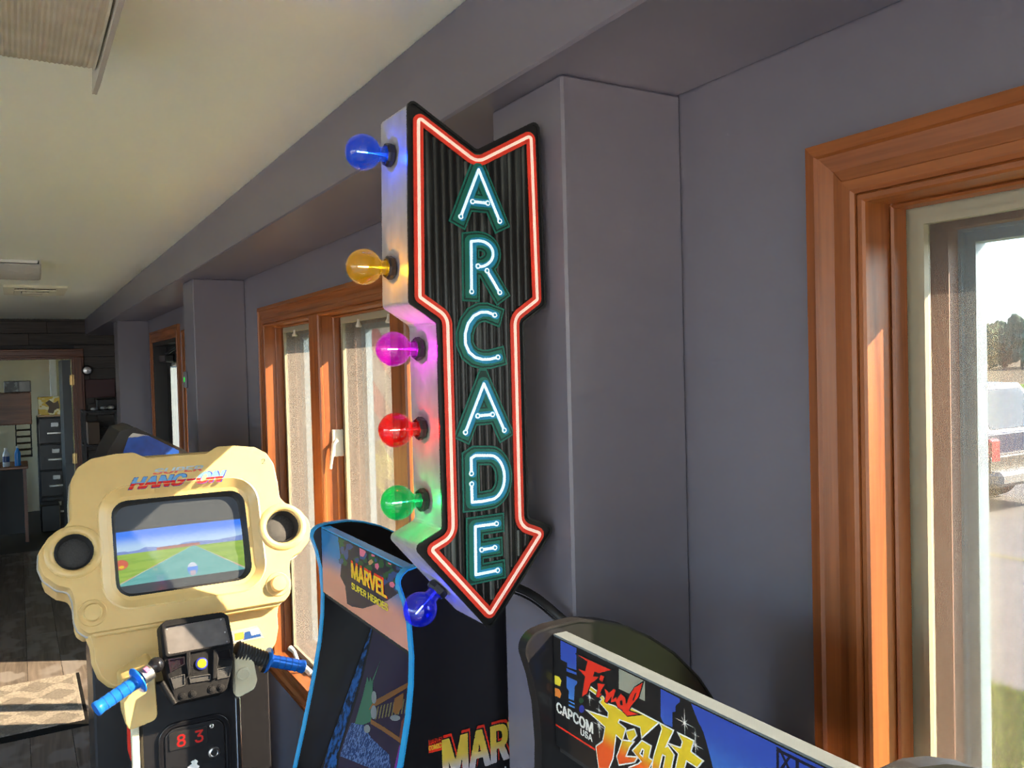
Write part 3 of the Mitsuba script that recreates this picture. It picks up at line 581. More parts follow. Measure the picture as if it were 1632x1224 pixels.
pr("mat_print_red", (0.72, 0.035, 0.018), 0.25); pr("mat_print_white", (0.72, 0.72, 0.68), 0.25)
pr("mat_print_flame", lambda p, n, uv: mix((0.78, 0.10, 0.02), (0.74, 0.55, 0.03), smoothstep(1.405, 1.432, p.z + 0.10 * (p.y - 0.80) * 0.2)), 0.25)
pr("mat_print_face", (0.30, 0.31, 0.25), 0.25); pr("mat_print_yellow", (0.72, 0.60, 0.05), 0.25); pr("mat_print_orange", (0.74, 0.24, 0.05), 0.25)
pr("mat_print_tower", (0.012, 0.012, 0.03), 0.25); pr("mat_print_navy", (0.03, 0.04, 0.30), 0.25); pr("mat_print_moss", (0.02, 0.06, 0.03), 0.25)
sky = [z8([(375, 305), (505, 372), (505, 550), (430, 525), (430, 490), (378, 465)]), z8([(425, 535), (505, 570), (505, 590), (425, 560)]), z8([(425, 600), (510, 640), (510, 660), (490, 685), (485, 800), (440, 780), (445, 720), (425, 690)]), z8([(443, 798), (490, 820), (490, 832), (443, 808)]), z8([(443, 825), (490, 848), (490, 862), (443, 840)]),
       z8([(1190, 702), (1345, 782), (1345, 810), (1310, 840), (1310, 890), (1285, 890), (1285, 1015), (1215, 985), (1190, 930)])]
right = z4([(125, 232), (640, 480), (1000, 655), (1500, 900), (1900, 1110), (1900, 1500), (400, 1500), (330, 839), (320, 790), (270, 600), (240, 500), (190, 400), (150, 300)])
print1("city_sky", sky + [right], "mat_print_sky", 0.0002)
tower = [z4([(922, 640), (945, 650), (945, 1500), (922, 1500)]), z4([(940, 655), (960, 660), (1120, 1000), (1095, 1000)]), z4([(1040, 720), (1060, 730), (950, 900), (940, 860)]), z4([(1100, 740), (1130, 755), (1130, 1400), (1100, 1400)]), z4([(940, 660), (1800, 1085), (1800, 1110), (940, 690)])]
print1("girders", tower, "mat_print_tower", 0.0005)
print1("blank_square", [z8([(850, 537), (1062, 642), (1062, 802), (850, 702)])], "mat_print_face", 0.0002)
print1("yellow_patch", [z8([(320, 590), (365, 605), (382, 640), (372, 682), (320, 660)])], "mat_print_yellow", 0.0002)
print1("orange_patch", [z8([(320, 690), (365, 705), (382, 740), (372, 778), (320, 755)])], "mat_print_orange", 0.0002)
print1("navy_dot", [z8(arcp(548, 866, 21, 32, 0, 360))], "mat_print_navy", 0.0002); print1("green_dot", [z8(arcp(545, 798, 19, 24, 0, 360))], "mat_print_moss", 0.0002)
print1("red_line", [z8([(325, 978), (660, 1190), (660, 1206), (325, 992)])], "mat_print_red", 0.0003)
def star(c, r, q, k=8):
    P = M1.on(*q([c])[0]); out = []
    for i in range(2 * k): a = math.pi * i / k + math.pi / 2; R = r * (1.0 if i % 4 == 0 else 0.45) if i % 2 == 0 else r * 0.09; out.append((P[0] + R * math.cos(a), P[1] + R * math.sin(a)))
    return fix(sg.Polygon(out))
print1("white_stars", [star((613, 770), 0.010, z8), star((1385, 978), 0.0145, z8), star((690, 1000), 0.014, z8), star((690, 875), 0.006, z8), star((168, 625), 0.012, z4), star((167, 530), 0.006, z4)], "mat_print_white", 0.0003)
fight = [zf([(500, 85), (575, 140), (570, 170), (640, 195), (670, 260), (760, 290), (850, 355), (925, 310), (1185, 448), (1028, 590), (1015, 490), (800, 410), (785, 450), (860, 510), (828, 620), (765, 560), (735, 800), (690, 910), (600, 910), (572, 690), (640, 640), (665, 490), (500, 342), (690, 405), (695, 345), (610, 245), (640, 215), (490, 105)]),
         zf([(875, 540), (950, 520), (970, 575), (915, 635), (890, 600)]), zf([(835, 630), (935, 645), (900, 690), (860, 790), (975, 800), (950, 840), (800, 865), (780, 790), (800, 740)]),
         M1.poly(zf([(1030, 635), (1115, 685), (1090, 800), (1130, 830), (1090, 910), (880, 950), (900, 904), (990, 870), (1030, 840), (940, 730)])).difference(M1.poly(zf([(1030, 700), (1055, 720), (1040, 800), (1000, 760)]))),
         zf([(1215, 465), (1335, 530), (1255, 700), (1290, 690), (1345, 770), (1310, 930), (1240, 930), (1270, 780), (1230, 760), (1190, 930), (1130, 930), (1150, 790), (1235, 510)]),
         zf([(1400, 565), (1540, 635), (1510, 740), (1630, 830), (1580, 890), (1470, 820), (1440, 930), (1365, 930), (1400, 760), (1320, 675), (1420, 710), (1440, 640)])]
fg = so.unary_union([M1.poly(q) if isinstance(q, list) else q for q in fight])
print1("lettering_outline", [fg.buffer(0.0016, join_style=2)], "mat_print_white", 0.0004); k = print1("flame_lettering", [fg], "mat_print_flame", 0.0006); lab(k, "yellow to orange brush lettering")
final = [z8([(525, 428), (790, 548), (690, 575), (655, 560), (645, 600), (690, 605), (655, 640), (625, 655), (595, 740), (555, 765), (580, 600), (525, 540), (580, 560), (600, 480)]),
         z8([(705, 590), (735, 600), (720, 645), (695, 625)]), z8([(680, 655), (742, 665), (715, 705), (700, 740), (715, 742), (690, 772), (670, 765), (685, 700)]),
         z8([(738, 700), (762, 720), (775, 735), (812, 702), (828, 712), (802, 790), (832, 768), (838, 800), (790, 812), (797, 760), (757, 815), (740, 802), (752, 750)]),
         M1.poly(z8([(870, 740), (905, 775), (918, 860), (880, 872), (845, 850), (828, 800), (850, 770)])).difference(M1.poly(z8([(862, 800), (882, 792), (886, 832), (866, 835)]))),
         M1.poly(z8([(1047, 652), (1015, 765), (950, 845), (935, 880), (1012, 908), (922, 920), (883, 880), (918, 820), (945, 750), (985, 690)])).difference(M1.poly(z8([(985, 740), (1000, 730), (975, 800), (965, 790)])))]
rg = so.unary_union([M1.poly(q) if isinstance(q, list) else q for q in final])
print1("red_outline", [rg.buffer(0.0012, join_style=2)], "mat_print_black", 0.0008); k = print1("red_lettering", [rg], "mat_print_red", 0.0010); lab(k, "red brush lettering")
a0, b0 = M1.on(*z8([(345, 872)])[0]); a1, b1 = M1.on(*z8([(640, 1062)])[0]); h0 = M1.on(*z8([(345, 825)])[0])[1] - b0
add(cab1 + "__marquee__maker_lettering", word("CAPCOM", M1, a0, (b0 + b1) / 2 - 0.002, 0.0135, a1 - a0, 0.0003, 0.0003, fat=0.0004), "mat_print_white")
a0, b0 = M1.on(*z8([(540, 1072)])[0]); a1, b1 = M1.on(*z8([(636, 1124)])[0])
add(cab1 + "__marquee__maker_lettering", word("USA", M1, a0, (b0 + b1) / 2 - 0.001, 0.0082, a1 - a0, 0.0003, 0.0003), "mat_print_white")
# second cabinet -------------------------------------------------------------
BY0, BY1 = 1.268, 1.752; M2X = 0.5475
cab2, sf2 = cabinet("arcade_cabinet", "black arcade cabinet with bright blue edge trim, behind the arrow sign", BY0, BY1, M2X, "mat_trim_blue", "mat_trim_blue")
M2 = YZ(M2X); z1 = lambda pts: [(470 + a / 6.4435, 810 + b / 6.4435) for a, b in pts]
pr("mat_marquee_sky", lambda p, n, uv: mix((0.58, 0.27, 0.20), (0.02, 0.17, 0.42), smoothstep(1.42, 1.475, p.z + 0.003 * noise(p.y * 120, p.z * 200))), 0.12, bump=lambda p, n, uv: fbm(p.y * 260, p.z * 260, 3, 2), bscale=0.0008)
lim2 = rect(-BY1 + 0.017, 1.376, -BY0 - 0.017, 1.511)
add(cab2 + "__marquee__printed_sky", M2.ext(lim2, 0.0002, 0.0005), "mat_marquee_sky")
def print2(name, polys, mat, w, d=0.0002):
    g = so.unary_union([M2.poly(q) if isinstance(q, list) else q for q in polys]).intersection(lim2); k = add(cab2 + "__marquee__" + name, M2.ext(g, w, w + d), mat)
    if name == "colour_patches": lab(k, "loose printed patches of colour", kind="stuff")
    return k
pr("mat_print_crowd", (0.012, 0.016, 0.04), 0.2); pr("mat_print_green", (0.012, 0.085, 0.035), 0.2); pr("mat_print_blue", (0.02, 0.06, 0.20), 0.2); pr("mat_print_tan", (0.45, 0.27, 0.13), 0.2); pr("mat_print_pink", (0.62, 0.16, 0.26), 0.2); pr("mat_print_cyan", (0.03, 0.33, 0.55), 0.2)
crowd = z1([(445, 280), (520, 310), (600, 330), (700, 390), (800, 440), (900, 490), (1010, 530), (1070, 600), (1110, 720), (1080, 860), (950, 950), (700, 1030), (590, 1010), (540, 980), (520, 800), (470, 700), (480, 560)])
print2("dark_backdrop", [crowd], "mat_print_crowd", 0.0005)
rg2 = np.random.default_rng(11); blobs = {m: [] for m in ("mat_print_green", "mat_print_blue", "mat_print_tan", "mat_print_pink", "mat_print_cyan")}
for _ in range(60):                                   # loose patches of colour, no figures
    x, y = rg2.uniform(450, 1080), 0; y = 300 + (x - 450) * 0.45 + rg2.uniform(0, 260); r = rg2.uniform(20, 46)
    n = rg2.integers(5, 8); pts = [(x + r * rg2.uniform(0.5, 1.2) * math.cos(q), y + 1.3 * r * rg2.uniform(0.5, 1.2) * math.sin(q)) for q in np.linspace(0, 2 * math.pi, n, endpoint=False)]
    blobs[rg2.choice(list(blobs), p=[0.46, 0.36, 0.05, 0.05, 0.08])].append(z1(pts))
for i, (m, b) in enumerate(blobs.items()): print2("colour_patches", b, m, 0.0008 + 0.0001 * i, 0.00008)
pr("mat_print_gold", lambda p, n, uv: mix((0.72, 0.62, 0.45), (0.75, 0.50, 0.03), smoothstep(1.425, 1.447, p.z)), 0.2)
a0, b0 = M2.on(*z1([(592, 700)])[0]); a1, b1 = M2.on(*z1([(948, 920)])[0]); zt = M2.on(*z1([(592, 545)])[0])[1]
add(cab2 + "__marquee__title_shadow", word("MARVEL", M2, a0 - 0.001, (b0 + b1) / 2 - 0.0025, zt - b0 + 0.005, a1 - a0 + 0.004, 0.0015, 0.0001, fat=0.0015), "mat_print_red")
add(cab2 + "__marquee__title_lettering", word("MARVEL", M2, a0, (b0 + b1) / 2 - 0.002, zt - b0, a1 - a0, 0.0017, 0.0003, fat=0.0012), "mat_print_gold")
a0, b0 = M2.on(*z1([(592, 855)])[0]); a1, b1 = M2.on(*z1([(965, 1030)])[0])
add(cab2 + "__marquee__title_lettering", word("SUPER HEROES", M2, a0, (b0 + b1) / 2, 0.0135, a1 - a0, 0.0017, 0.0003, fat=0.0004), "mat_print_yellow")
# big lettering on its near side panel
S2 = XZ(BY0 - 0.0006); s3 = lambda pts: [(660 + a / 4.635, 960 + b / 4.635) for a, b in pts]
SGZ = S2.on(716, 1176)[1]
pr("mat_side_gold", lambda p, n, uv: mix((0.62, 0.60, 0.62), (0.72, 0.55, 0.07), smoothstep(SGZ - 0.060, SGZ - 0.030, p.z)), 0.3)
a0, b0 = S2.on(705, 1238); ztop = S2.on(716, 1176)[1]; a1 = 0.548 + 0.235
a0 = S2.on(706, 1200)[0]; b0 = S2.on(712, 1240)[1]; wM = (S2.on(805, 1150)[0] - a0) * 1.92
add(cab2 + "__side_panel__title_shadow", word("MARVEL", S2, a0 + 0.004, b0 + 0.003, ztop - b0 + 0.004, wM, 0.0, 0.0002, fat=0.003), "mat_print_red")
add(cab2 + "__side_panel__title_outline", word("MARVEL", S2, a0 + 0.002, b0 + 0.001, ztop - b0 + 0.001, wM, 0.0002, 0.0001, fat=0.003), "mat_print_black")
add(cab2 + "__side_panel__title_lettering", word("MARVEL", S2, a0, b0, ztop - b0, wM, 0.0004, 0.0003, fat=0.002), "mat_side_gold")
add(cab2 + "__side_panel__title_lettering", word("SUPER HEROES", S2, a0 + 0.03, b0 - 0.040, 0.030, wM - 0.05, 0.0004, 0.0003), "mat_print_white")
tag = S2.poly(s3([(105, 1020), (215, 990), (222, 1090), (108, 1115)])); add(cab2 + "__side_panel__red_tag", S2.ext(S2.poly(s3([(106, 1062), (222, 1030), (222, 1088), (108, 1115)])), 0.0, 0.0002), "mat_print_red")
a0, b0 = S2.on(*s3([(108, 1060)])[0]); a1 = S2.on(*s3([(216, 1030)])[0])[0]
add(cab2 + "__side_panel__tag_lettering", word("MARVEL", S2, a0, b0, 0.0095, a1 - a0, 0.0, 0.0003), "mat_print_red")
a0, b0 = S2.on(*s3([(108, 1102)])[0]); add(cab2 + "__side_panel__tag_lettering", word("COMICS", S2, a0, b0 + 0.001, 0.0085, a1 - a0, 0.0002, 0.0003), "mat_print_yellow")
bo = at(684, 981, y=BY0); add(cab2 + "__side_panel__screw_cap", lathe([(0.0065, 0), (0.006, 0.002), (0.003, 0.0035), (0, 0.0035)], bo, (0, -1, 0), 16), "mat_chrome", 40)
# its screen: dim game picture behind dark glass
zs2 = lambda pts: [(440 + a / 5.4654, 1000 + b / 5.4654) for a, b in pts]
W0, W1 = -0.016, -(BY1 - BY0 - 0.016)
def sp(name, polys, mat, w, emit=None):
    g = so.unary_union([sf2.poly(q) for q in polys]); lims = sg.box(-(BY1 - BY0 - 0.034), -0.36, -0.002, 0.07); g = g.intersection(lims)
    for q in getattr(g, "geoms", [g]):
        if q.area > 1e-7: add(cab2 + "__screen_board__" + name, sf2.ext(q, w, w + 0.0003), mat, emit=emit)
pr("mat_art_blue", lambda p, n, uv: mix((0.005, 0.012, 0.03), (0.015, 0.09, 0.30), smoothstep(0.35, 0.65, fbm(p.y * 90, p.z * 90, p.x * 90, 3))), 0.25)
pr("mat_scr_night", (0.030, 0.022, 0.045), 0.2); pr("mat_scr_green", (0.05, 0.14, 0.09), 0.25); pr("mat_scr_beam", (0.20, 0.09, 0.035), 0.25); pr("mat_scr_violet", (0.16, 0.03, 0.26), 0.25); pr("mat_scr_rust", (0.15, 0.05, 0.045), 0.25); pr("mat_scr_city", lambda p, n, uv: mix((0.02, 0.04, 0.13), (0.10, 0.16, 0.33), smoothstep(0.5, 0.6, noise(p.y * 400, p.z * 260, 0))), 0.25); pr("mat_scr_rail", (0.16, 0.14, 0.07), 0.25); pr("mat_scr_grey", (0.20, 0.22, 0.24), 0.25)
sp("printed_border", [zs2([(850, -40), (760, -40), (640, 380), (530, 760), (430, 1150), (380, 1400), (500, 1400), (540, 1090), (640, 760), (740, 420)])], "mat_art_blue", 0.0002)
sp("screen", [zs2([(870, -60), (1260, 170), (1300, 1500), (500, 1500), (560, 1080), (700, 640), (760, 420)])], "mat_scr_night", 0.0004)
sp("picture_city", [zs2([(660, 830), (760, 840), (830, 960), (990, 1110), (1010, 1300), (560, 1120), (600, 990)])], "mat_scr_city", 0.0008)
sp("picture_statue", [zs2([(915, 290), (850, 470), (845, 600), (880, 660), (830, 820), (760, 850), (690, 840), (760, 600), (800, 430), (815, 480), (825, 430), (838, 470)])], "mat_scr_green", 0.0012)
sp("picture_beam", [zs2([(860, 640), (1230, 440), (1230, 480), (870, 690), (810, 720)]), zs2([(830, 800), (950, 870), (1110, 980), (1090, 1010), (930, 900), (830, 840)])], "mat_scr_beam", 0.0014)
sp("picture_rail", [zs2([(890 + 28 * i, 690 - 8 * i), (902 + 28 * i, 686 - 8 * i), (880 + 28 * i, 800 - 6 * i), (868 + 28 * i, 804 - 6 * i)]) for i in range(12)], "mat_scr_rail", 0.0013)
sp("picture_block", [zs2([(1150, 740), (1205, 790), (1150, 1000), (1080, 960), (1100, 820)])], "mat_scr_rust", 0.0016); sp("picture_violet", [zs2([(1080, 1030), (1180, 1010), (1215, 1060), (1200, 1300), (1020, 1300)])], "mat_scr_violet", 0.0016)
sp("picture_cloud", [zs2(arcp(860, 610, 22, 55, 0, 360)), zs2(arcp(858, 740, 26, 60, 0, 360)), zs2(arcp(800, 885, 28, 36, 0, 360)), zs2(arcp(1045, 790, 45, 26, 0, 360))], "mat_scr_grey", 0.0018)
sp("picture_stub", [zs2([(1040, 620), (1120, 570), (1105, 700), (1060, 760), (1025, 740)])], "mat_scr_beam", 0.0018)
# ------------------------------------------------------------------ the cream motorbike game
pr("mat_cream", (0.66, 0.455, 0.18), 0.30, coat=0.5, coatg=0.8)
pr("mat_cream_dull", (0.60, 0.56, 0.40), 0.4)
pr("mat_grille", lambda p, n, uv: mix((0.02, 0.02, 0.02), (0.055, 0.055, 0.055), smoothstep(0.4, 0.6, noise(p.x * 700, 0, p.z * 700))), 0.6)
pr("mat_grip_blue", (0.015, 0.18, 0.72), 0.2, 0.35); pr("mat_grip_groove", (0.005, 0.05, 0.30), 0.4)
pr("mat_console", (0.009, 0.009, 0.010), 0.5, spec=0.12, bump=lambda p, n, uv: fbm(p.x * 500, p.y * 500, p.z * 500, 2), bscale=0.0003)
pr("mat_console_plate", lambda p, n, uv: mix((0.075, 0.070, 0.070), (0.13, 0.122, 0.12), fbm(p.x * 40, p.z * 40, 0, 3)), 0.35)
pr("mat_button_yellow", (0.80, 0.55, 0.01), 0.3)
bike = thing("motorbike_game", "cream motorbike racing arcade machine with handlebar and a lit game screen", "arcade machine")
HC, TL = np.array([0.432, 2.765, 1.313]), 0.35
H = Frame(HC, (1, 0, 0), (0, math.sin(TL), math.cos(TL)))          # n points out of the screen towards the rider
half = [(0, .283), (.085, .280), (.125, .303), (.18, .302), (.245, .292), (.282, .268), (.302, .228), (.308, .165), (.308, .112), (.324, .092), (.367, .067), (.393, .028), (.396, -.01), (.385, -.045), (.352, -.078), (.32, -.09), (.311, -.12), (.31, -.18), (.302, -.205), (.280, -.226), (0, -.226)]
body = fix(sg.Polygon(half + [(-a, b) for a, b in half[::-1]]))
body = body.buffer(0.018, quad_segs=8).buffer(-0.036, quad_segs=8).buffer(0.018, quad_segs=8)
opening = rect(-.200, -.137, .200, .158, 0.048)
SPK = [(-0.304, 0.014), (0.304, 0.014)]
spk_holes = so.unary_union([sg.Point(c).buffer(0.052, quad_segs=12) for c in SPK])
bz = opening.buffer(0.030, quad_segs=8)
face = body.difference(bz).difference(spk_holes)
add(bike + "__housing", bevel(face, -0.10, 0.030, 0.016, H), "mat_cream", 50)
ringp = opening.buffer(0.032, quad_segs=8).difference(opening.buffer(0.0015))
# sloping reveal round the tube: from the outer lip down to the screen mask
def loft(pa, wa, pb, wb, n=160):
    A, B = ring_pts(pa.exterior, pa.exterior.length / n)[:n], ring_pts(pb.exterior, pb.exterior.length / n)[:n]
    i0 = np.argmin(((B - A[0]) ** 2).sum(1)); B = np.roll(B, -i0, 0)
    v = np.vstack([np.column_stack([A, np.full(n, wa)]), np.column_stack([B, np.full(n, wb)])]); f = []
    for j in range(n): k = (j + 1) % n; f += [[j, k, n + k], [j, n + k, n + j]]
    return trimesh.Trimesh(v, f, process=False)
add(bike + "__screen_surround", H.map(cat([loft(bz.buffer(0.012), 0.029, bz.buffer(0.004), 0.0315), loft(bz.buffer(0.004), 0.0315, opening.buffer(0.010), 0.010), loft(opening.buffer(0.010), 0.010, opening.buffer(-0.002), 0.004)])), "mat_cream", 40)
tubeg = rect(-.186, -.124, .184, .146, 0.035)
add(bike + "__screen_mask", H.map(cat([loft(opening.buffer(0.003), 0.006, tubeg.buffer(0.004), -0.022), loft(tubeg.buffer(0.004), -0.022, tubeg.buffer(-0.002), -0.028)])), "mat_black_matte", 30)
# the picture: a curved tube that glows
def game_light(p, n, uv):
    x, y = uv.x, uv.y                              # 0..1 across, 0..1 up
    c = mi.Color3f(0.030, 0.038, 0.050)
    skyc = mix((0.42, 0.60, 0.80), (0.045, 0.20, 0.86), smoothstep(0.50, 0.66, y))
    hill = 0.455 + 0.055 * fbm(x * 9, 3.3, 0, 3) + 0.02 * x
    grass = mix((0.30, 0.46, 0.06), (0.24, 0.40, 0.05), smoothstep(0.45, 0.55, noise(x * 4, y * 60)))
    pic = dr.select(y > hill, skyc, mix((0.16, 0.24, 0.50), (0.22, 0.30, 0.62), noise(x * 40, y * 30)))
    stand = (dr.abs(x - 0.47) < 0.17) & (y > 0.445) & (y < 0.475 + 0.006 * noise(x * 60)); pic = dr.select(stand, mix((0.45, 0.14, 0.10), (0.30, 0.16, 0.16), noise(x * 120, y * 90)), pic)
    pic = dr.select(y < 0.445, grass, pic)
    t = dr.clip((0.445 - y) / 0.345, 0, 1); lft, rgt = 0.575 - 0.60 * t, 0.600 + 0.40 * t
    edge = 0.006 + 0.02 * t; road = (x > lft) & (x < rgt) & (y < 0.445); rim = (x > lft - edge) & (x < rgt + edge) & (y < 0.445)
    pic = dr.select(rim, mix((0.42, 0.55, 0.40), (0.55, 0.30, 0.22), noise(y * 60, 1)), pic)
    pic = dr.select(road, mix((0.10, 0.36, 0.34), (0.14, 0.42, 0.40), noise(x * 6, y * 40)), pic)
    b = dr.maximum(dr.abs(x - 0.565) / 0.042, dr.abs(y - 0.185) / 0.075); bx, by = (x - 0.565) / 0.042, (y - 0.185) / 0.075
    r2 = bx * bx + by * by
    bikec = dr.select(by > 0.35, mi.Color3f(0.55, 0.60, 0.70), dr.select(dr.abs(by - 0.05) < 0.28, mi.Color3f(0.08, 0.25, 0.75), dr.select(dr.abs(bx) < 0.5, mi.Color3f(0.45, 0.35, 0.42), mi.Color3f(0.12, 0.30, 0.62))))
    pic = dr.select(r2 < 1, bikec, pic)
    pic = dr.select(((x - 0.025) / 0.055) ** 2 + ((y - 0.335) / 0.055) ** 2 < 1, mi.Color3f(0.58, 0.11, 0.06), pic)
    pic = dr.select(((x - 0.03) / 0.02) ** 2 + ((y - 0.31) / 0.018) ** 2 < 1, mi.Color3f(0.75, 0.5, 0.02), pic)
    live = (y > 0.10) & (y < 0.70)
    return dr.select(live, pic, c) * GAME
GAME = 0.030
nx_, ny_ = 40, 32
gu, gv = np.meshgrid(np.linspace(-0.188, 0.186, nx_), np.linspace(-0.126, 0.148, ny_), indexing="ij")
gw = -0.030 + 0.012 * (1 - (gu / 0.19) ** 2 * 0.6 - (gv / 0.14) ** 2 * 0.4); ii = np.arange(gu.size).reshape(gu.shape)
q4 = np.stack([ii[:-1, :-1], ii[1:, :-1], ii[1:, 1:], ii[:-1, 1:]], -1).reshape(-1, 4)
scr = H.map(trimesh.Trimesh(np.stack([gu, gv, gw], -1).reshape(-1, 3), np.vstack([q4[:, [0, 1, 2]], q4[:, [0, 2, 3]]]), process=False))
pr("mat_tube_glass", (0.035, 0.04, 0.045), 0.12)
k = add(bike + "__game_screen", scr, "mat_tube_glass", True, emit=proc(game_light), uv=np.stack([(gu.ravel() + 0.188) / 0.374, (gv.ravel() + 0.126) / 0.274], 1)); lab(k, "lit screen showing a motorbike racing on a green road")
# speakers
for (a, b) in SPK:
    o = H.pt(a, b, 0.0); ax = H.n
    k = add(bike + "__speaker_ring", lathe([(0.0535, -0.02), (0.052, 0.0285), (0.058, 0.036), (0.066, 0.038), (0.076, 0.034), (0.0785, 0.027)], o, ax, 44), "mat_cream", 60)
    add(k + "__throat", lathe([(0.052, 0.029), (0.044, 0.012), (0.043, -0.004)], o, ax, 40), "mat_cream" if False else "mat_black_matte", 60)
    add(k + "__grille", lathe([(0.052, -0.004), (0.04, 0.0), (0.02, 0.001), (0, 0.001)], o, ax, 40), "mat_grille", 60)
for a in (-0.266, 0.266): add(bike + "__round_boss", cat([lathe([(0.040, 0.028), (0.036, 0.034), (0.0255, 0.034)], H.pt(a, -0.168), H.n, 30), lathe([(0.0255, 0.025), (0.0255, 0.048), (0.022, 0.053), (0, 0.054)], H.pt(a, -0.168), H.n, 30)]), "mat_cream", 40)
# scooped crown between the two shoulders, set back, and the deep rear shell
scoop = fix(sg.Polygon([(-.098, .304), (.13, .304), (.09, .268), (-.062, .266)]))
add(bike + "__crown_scoop", H.map(trimesh.convex.convex_hull(np.array([[-.125, .302, -.03], [.13, .302, -.03], [.085, .281, .026], [-.085, .281, .026], [-.13, .306, -.16], [.13, .306, -.16], [-.08, .20, -.16], [.08, .20, -.16], [.08, .24, .0], [-.08, .24, .0]]))), "mat_cream")
rear = body.buffer(-0.012).difference(so.unary_union([sg.Point(c).buffer(0.07) for c in SPK]))
rear = max(getattr(rear, "geoms", [rear]), key=lambda g: g.area)
add(bike + "__rear_shell", bevel(rear, -0.38, -0.095, 0.004, H), "mat_cream", 40)
add(bike + "__seam_strip", H.ext(body.buffer(0.004).difference(body.buffer(-0.004)), -0.060, -0.052), "mat_steel")
chinh = [(0, -.20), (.285, -.20), (.268, -.255), (.266, -.30), (.252, -.345), (.225, -.375), (.19, -.390), (.09, -.390), (.09, -.30), (0, -.30)]
chin = fix(sg.Polygon(chinh + [(-a, b) for a, b in chinh[::-1]])).buffer(0.02, quad_segs=6).buffer(-0.04, quad_segs=6).buffer(0.02, quad_segs=6)
add(bike + "__chin", bevel(chin, -0.16, -0.022, 0.018, H), "mat_cream", 50)
add(bike + "__chin__ledge", bevel(rect(-.27, -.235, .27, -.20, 0.01), -0.03, 0.018, 0.006, H), "mat_cream", 50)
st = H.poly([(368, 1006), (410, 997), (421, 1016), (372, 1026)], -0.02); add(bike + "__maker_sticker", H.ext(st, -0.0215, -0.0205), "mat_steel")
for pts, m in (([(374, 1010), (388, 1007), (390, 1018), (374, 1021)], "mat_print_orange"), ([(390, 1008), (412, 1002), (416, 1014), (388, 1020)], "mat_print_blue"), ([(398, 1004), (411, 1001), (414, 1010), (401, 1013)], "mat_print_white")): add(bike + "__maker_sticker__print", H.ext(H.poly(pts, -0.02), -0.0205, -0.0200 + (0.0003 if m.endswith("white") else 0)), m)
# title lettering above the screen
ZT = lambda b: float(H.pt(0, b, 0.0306)[2])
pr("mat_title_fill", lambda p, n, uv: mix((0.62, 0.025, 0.02), (0.13, 0.33, 0.60), smoothstep(ZT(0.2005), ZT(0.2020), p.z)), 0.3)
pr("mat_title_fill_small", lambda p, n, uv: mix((0.66, 0.13, 0.09), (0.42, 0.50, 0.55), smoothstep(ZT(0.229), ZT(0.233), p.z)), 0.3)
word_w = 0.0306
HL = Frame(H.pt(0, 0), H.u, H.v)
add(bike + "__title_lettering", word("HANG-ON", HL, -0.146, 0.1830, 0.036, 0.268, word_w, 0.0006, skew=0.55, fat=0.0022), "mat_title_fill")
add(bike + "__title_lettering", word("SUPER", HL, -0.076, 0.2235, 0.019, 0.145, word_w, 0.0006, skew=0.55, fat=0.0011), "mat_title_fill_small")
add(bike + "__title_outline", word("HANG-ON", HL, -0.1475, 0.1815, 0.039, 0.2715, word_w - 0.0002, 0.0005, skew=0.55, fat=0.0030), "mat_print_navy")
nb = H.on(424, 738); add(bike + "__handwritten_number", word("2", HL, nb[0] - 0.022, nb[1] - 0.010, 0.018, 0.012, word_w, 0.0003, bold=False), "mat_black_matte")
# cabinet column, coin door, chrome rails, cream fairings
add(bike + "__column", cat([box(0.262, 0.532, 2.50, 3.02, 0.0, 0.99, 0.006), box(0.17, 0.70, 2.84, 3.12, 0.0, 1.22, 0.006)]), "mat_black")
add(bike + "__base", box(0.16, 0.70, 2.60, 3.16, 0.0, 0.10, 0.01), "mat_black_matte")
for x0, x1 in ((0.238, 0.258), (0.516, 0.530)): add(bike + "__chrome_rail", box(x0, x1, 2.492, 2.512, 0.10, 0.90, 0.002), "mat_chrome" if x0 > 0.3 else "mat_cream_dull")
G = XZ(2.498)
for o_, (a, b, c, d), r, w in (("coin_door", (0.306, 0.36, 0.498, 0.868), 0.045, 0.004),): 
    cd = add(bike + "__coin_door", bevel(rect(a, b, c, d, r).difference(rect(a + 0.012, b + 0.012, c - 0.012, d - 0.012, r - 0.01)), 0, 0.006, 0.0025, G), "mat_black_gloss", 40)
    add(cd + "__panel", bevel(rect(a + 0.016, b + 0.016, c - 0.016, d - 0.016, r - 0.014), 0, 0.004, 0.002, G), "mat_black", 40)
    add(cd + "__display", bevel(rect(0.333, 0.792, 0.435, 0.842, 0.004), 0.003, 0.007, 0.001, G), "mat_print_grey")
    pr("mat_led_red", (0.25, 0.01, 0.01), 0.3)
    for x0, e in ((0.353, 0.0010), (0.401, 0.005)): add(cd + "__digit", word("8" if x0 < 0.36 else "3", G, x0, 0.798, 0.036, 0.024, 0.0068, 0.0006), "mat_led_red", emit=(e, e * 0.06, e * 0.05))
    for n_, (x_, z_), r_ in (("lock", (0.452, 0.758), 0.013), ("rivet", (0.448, 0.836), 0.005)): add(cd + "__" + n_, lathe([(r_ * 1.3, 0.003), (r_ * 1.2, 0.008), (r_ * 0.8, 0.009), (r_ * 0.7, 0.006), (0, 0.006)], (x_, 2.498, z_), (0, -1, 0), 20), "mat_chrome", 40)
    add(cd + "__emblem", G.ext(fix(sg.Polygon([(0.365, 0.70), (0.372, 0.722), (0.380, 0.735), (0.392, 0.742), (0.388, 0.748), (0.401, 0.752), (0.408, 0.745), (0.404, 0.738), (0.411, 0.730), (0.405, 0.716), (0.414, 0.700), (0.418, 0.680), (0.36, 0.680)])), 0.004, 0.006), "mat_print_white")
fl = Frame((0, 2.475, 0), (1, 0, 0), (0, 0, 1))
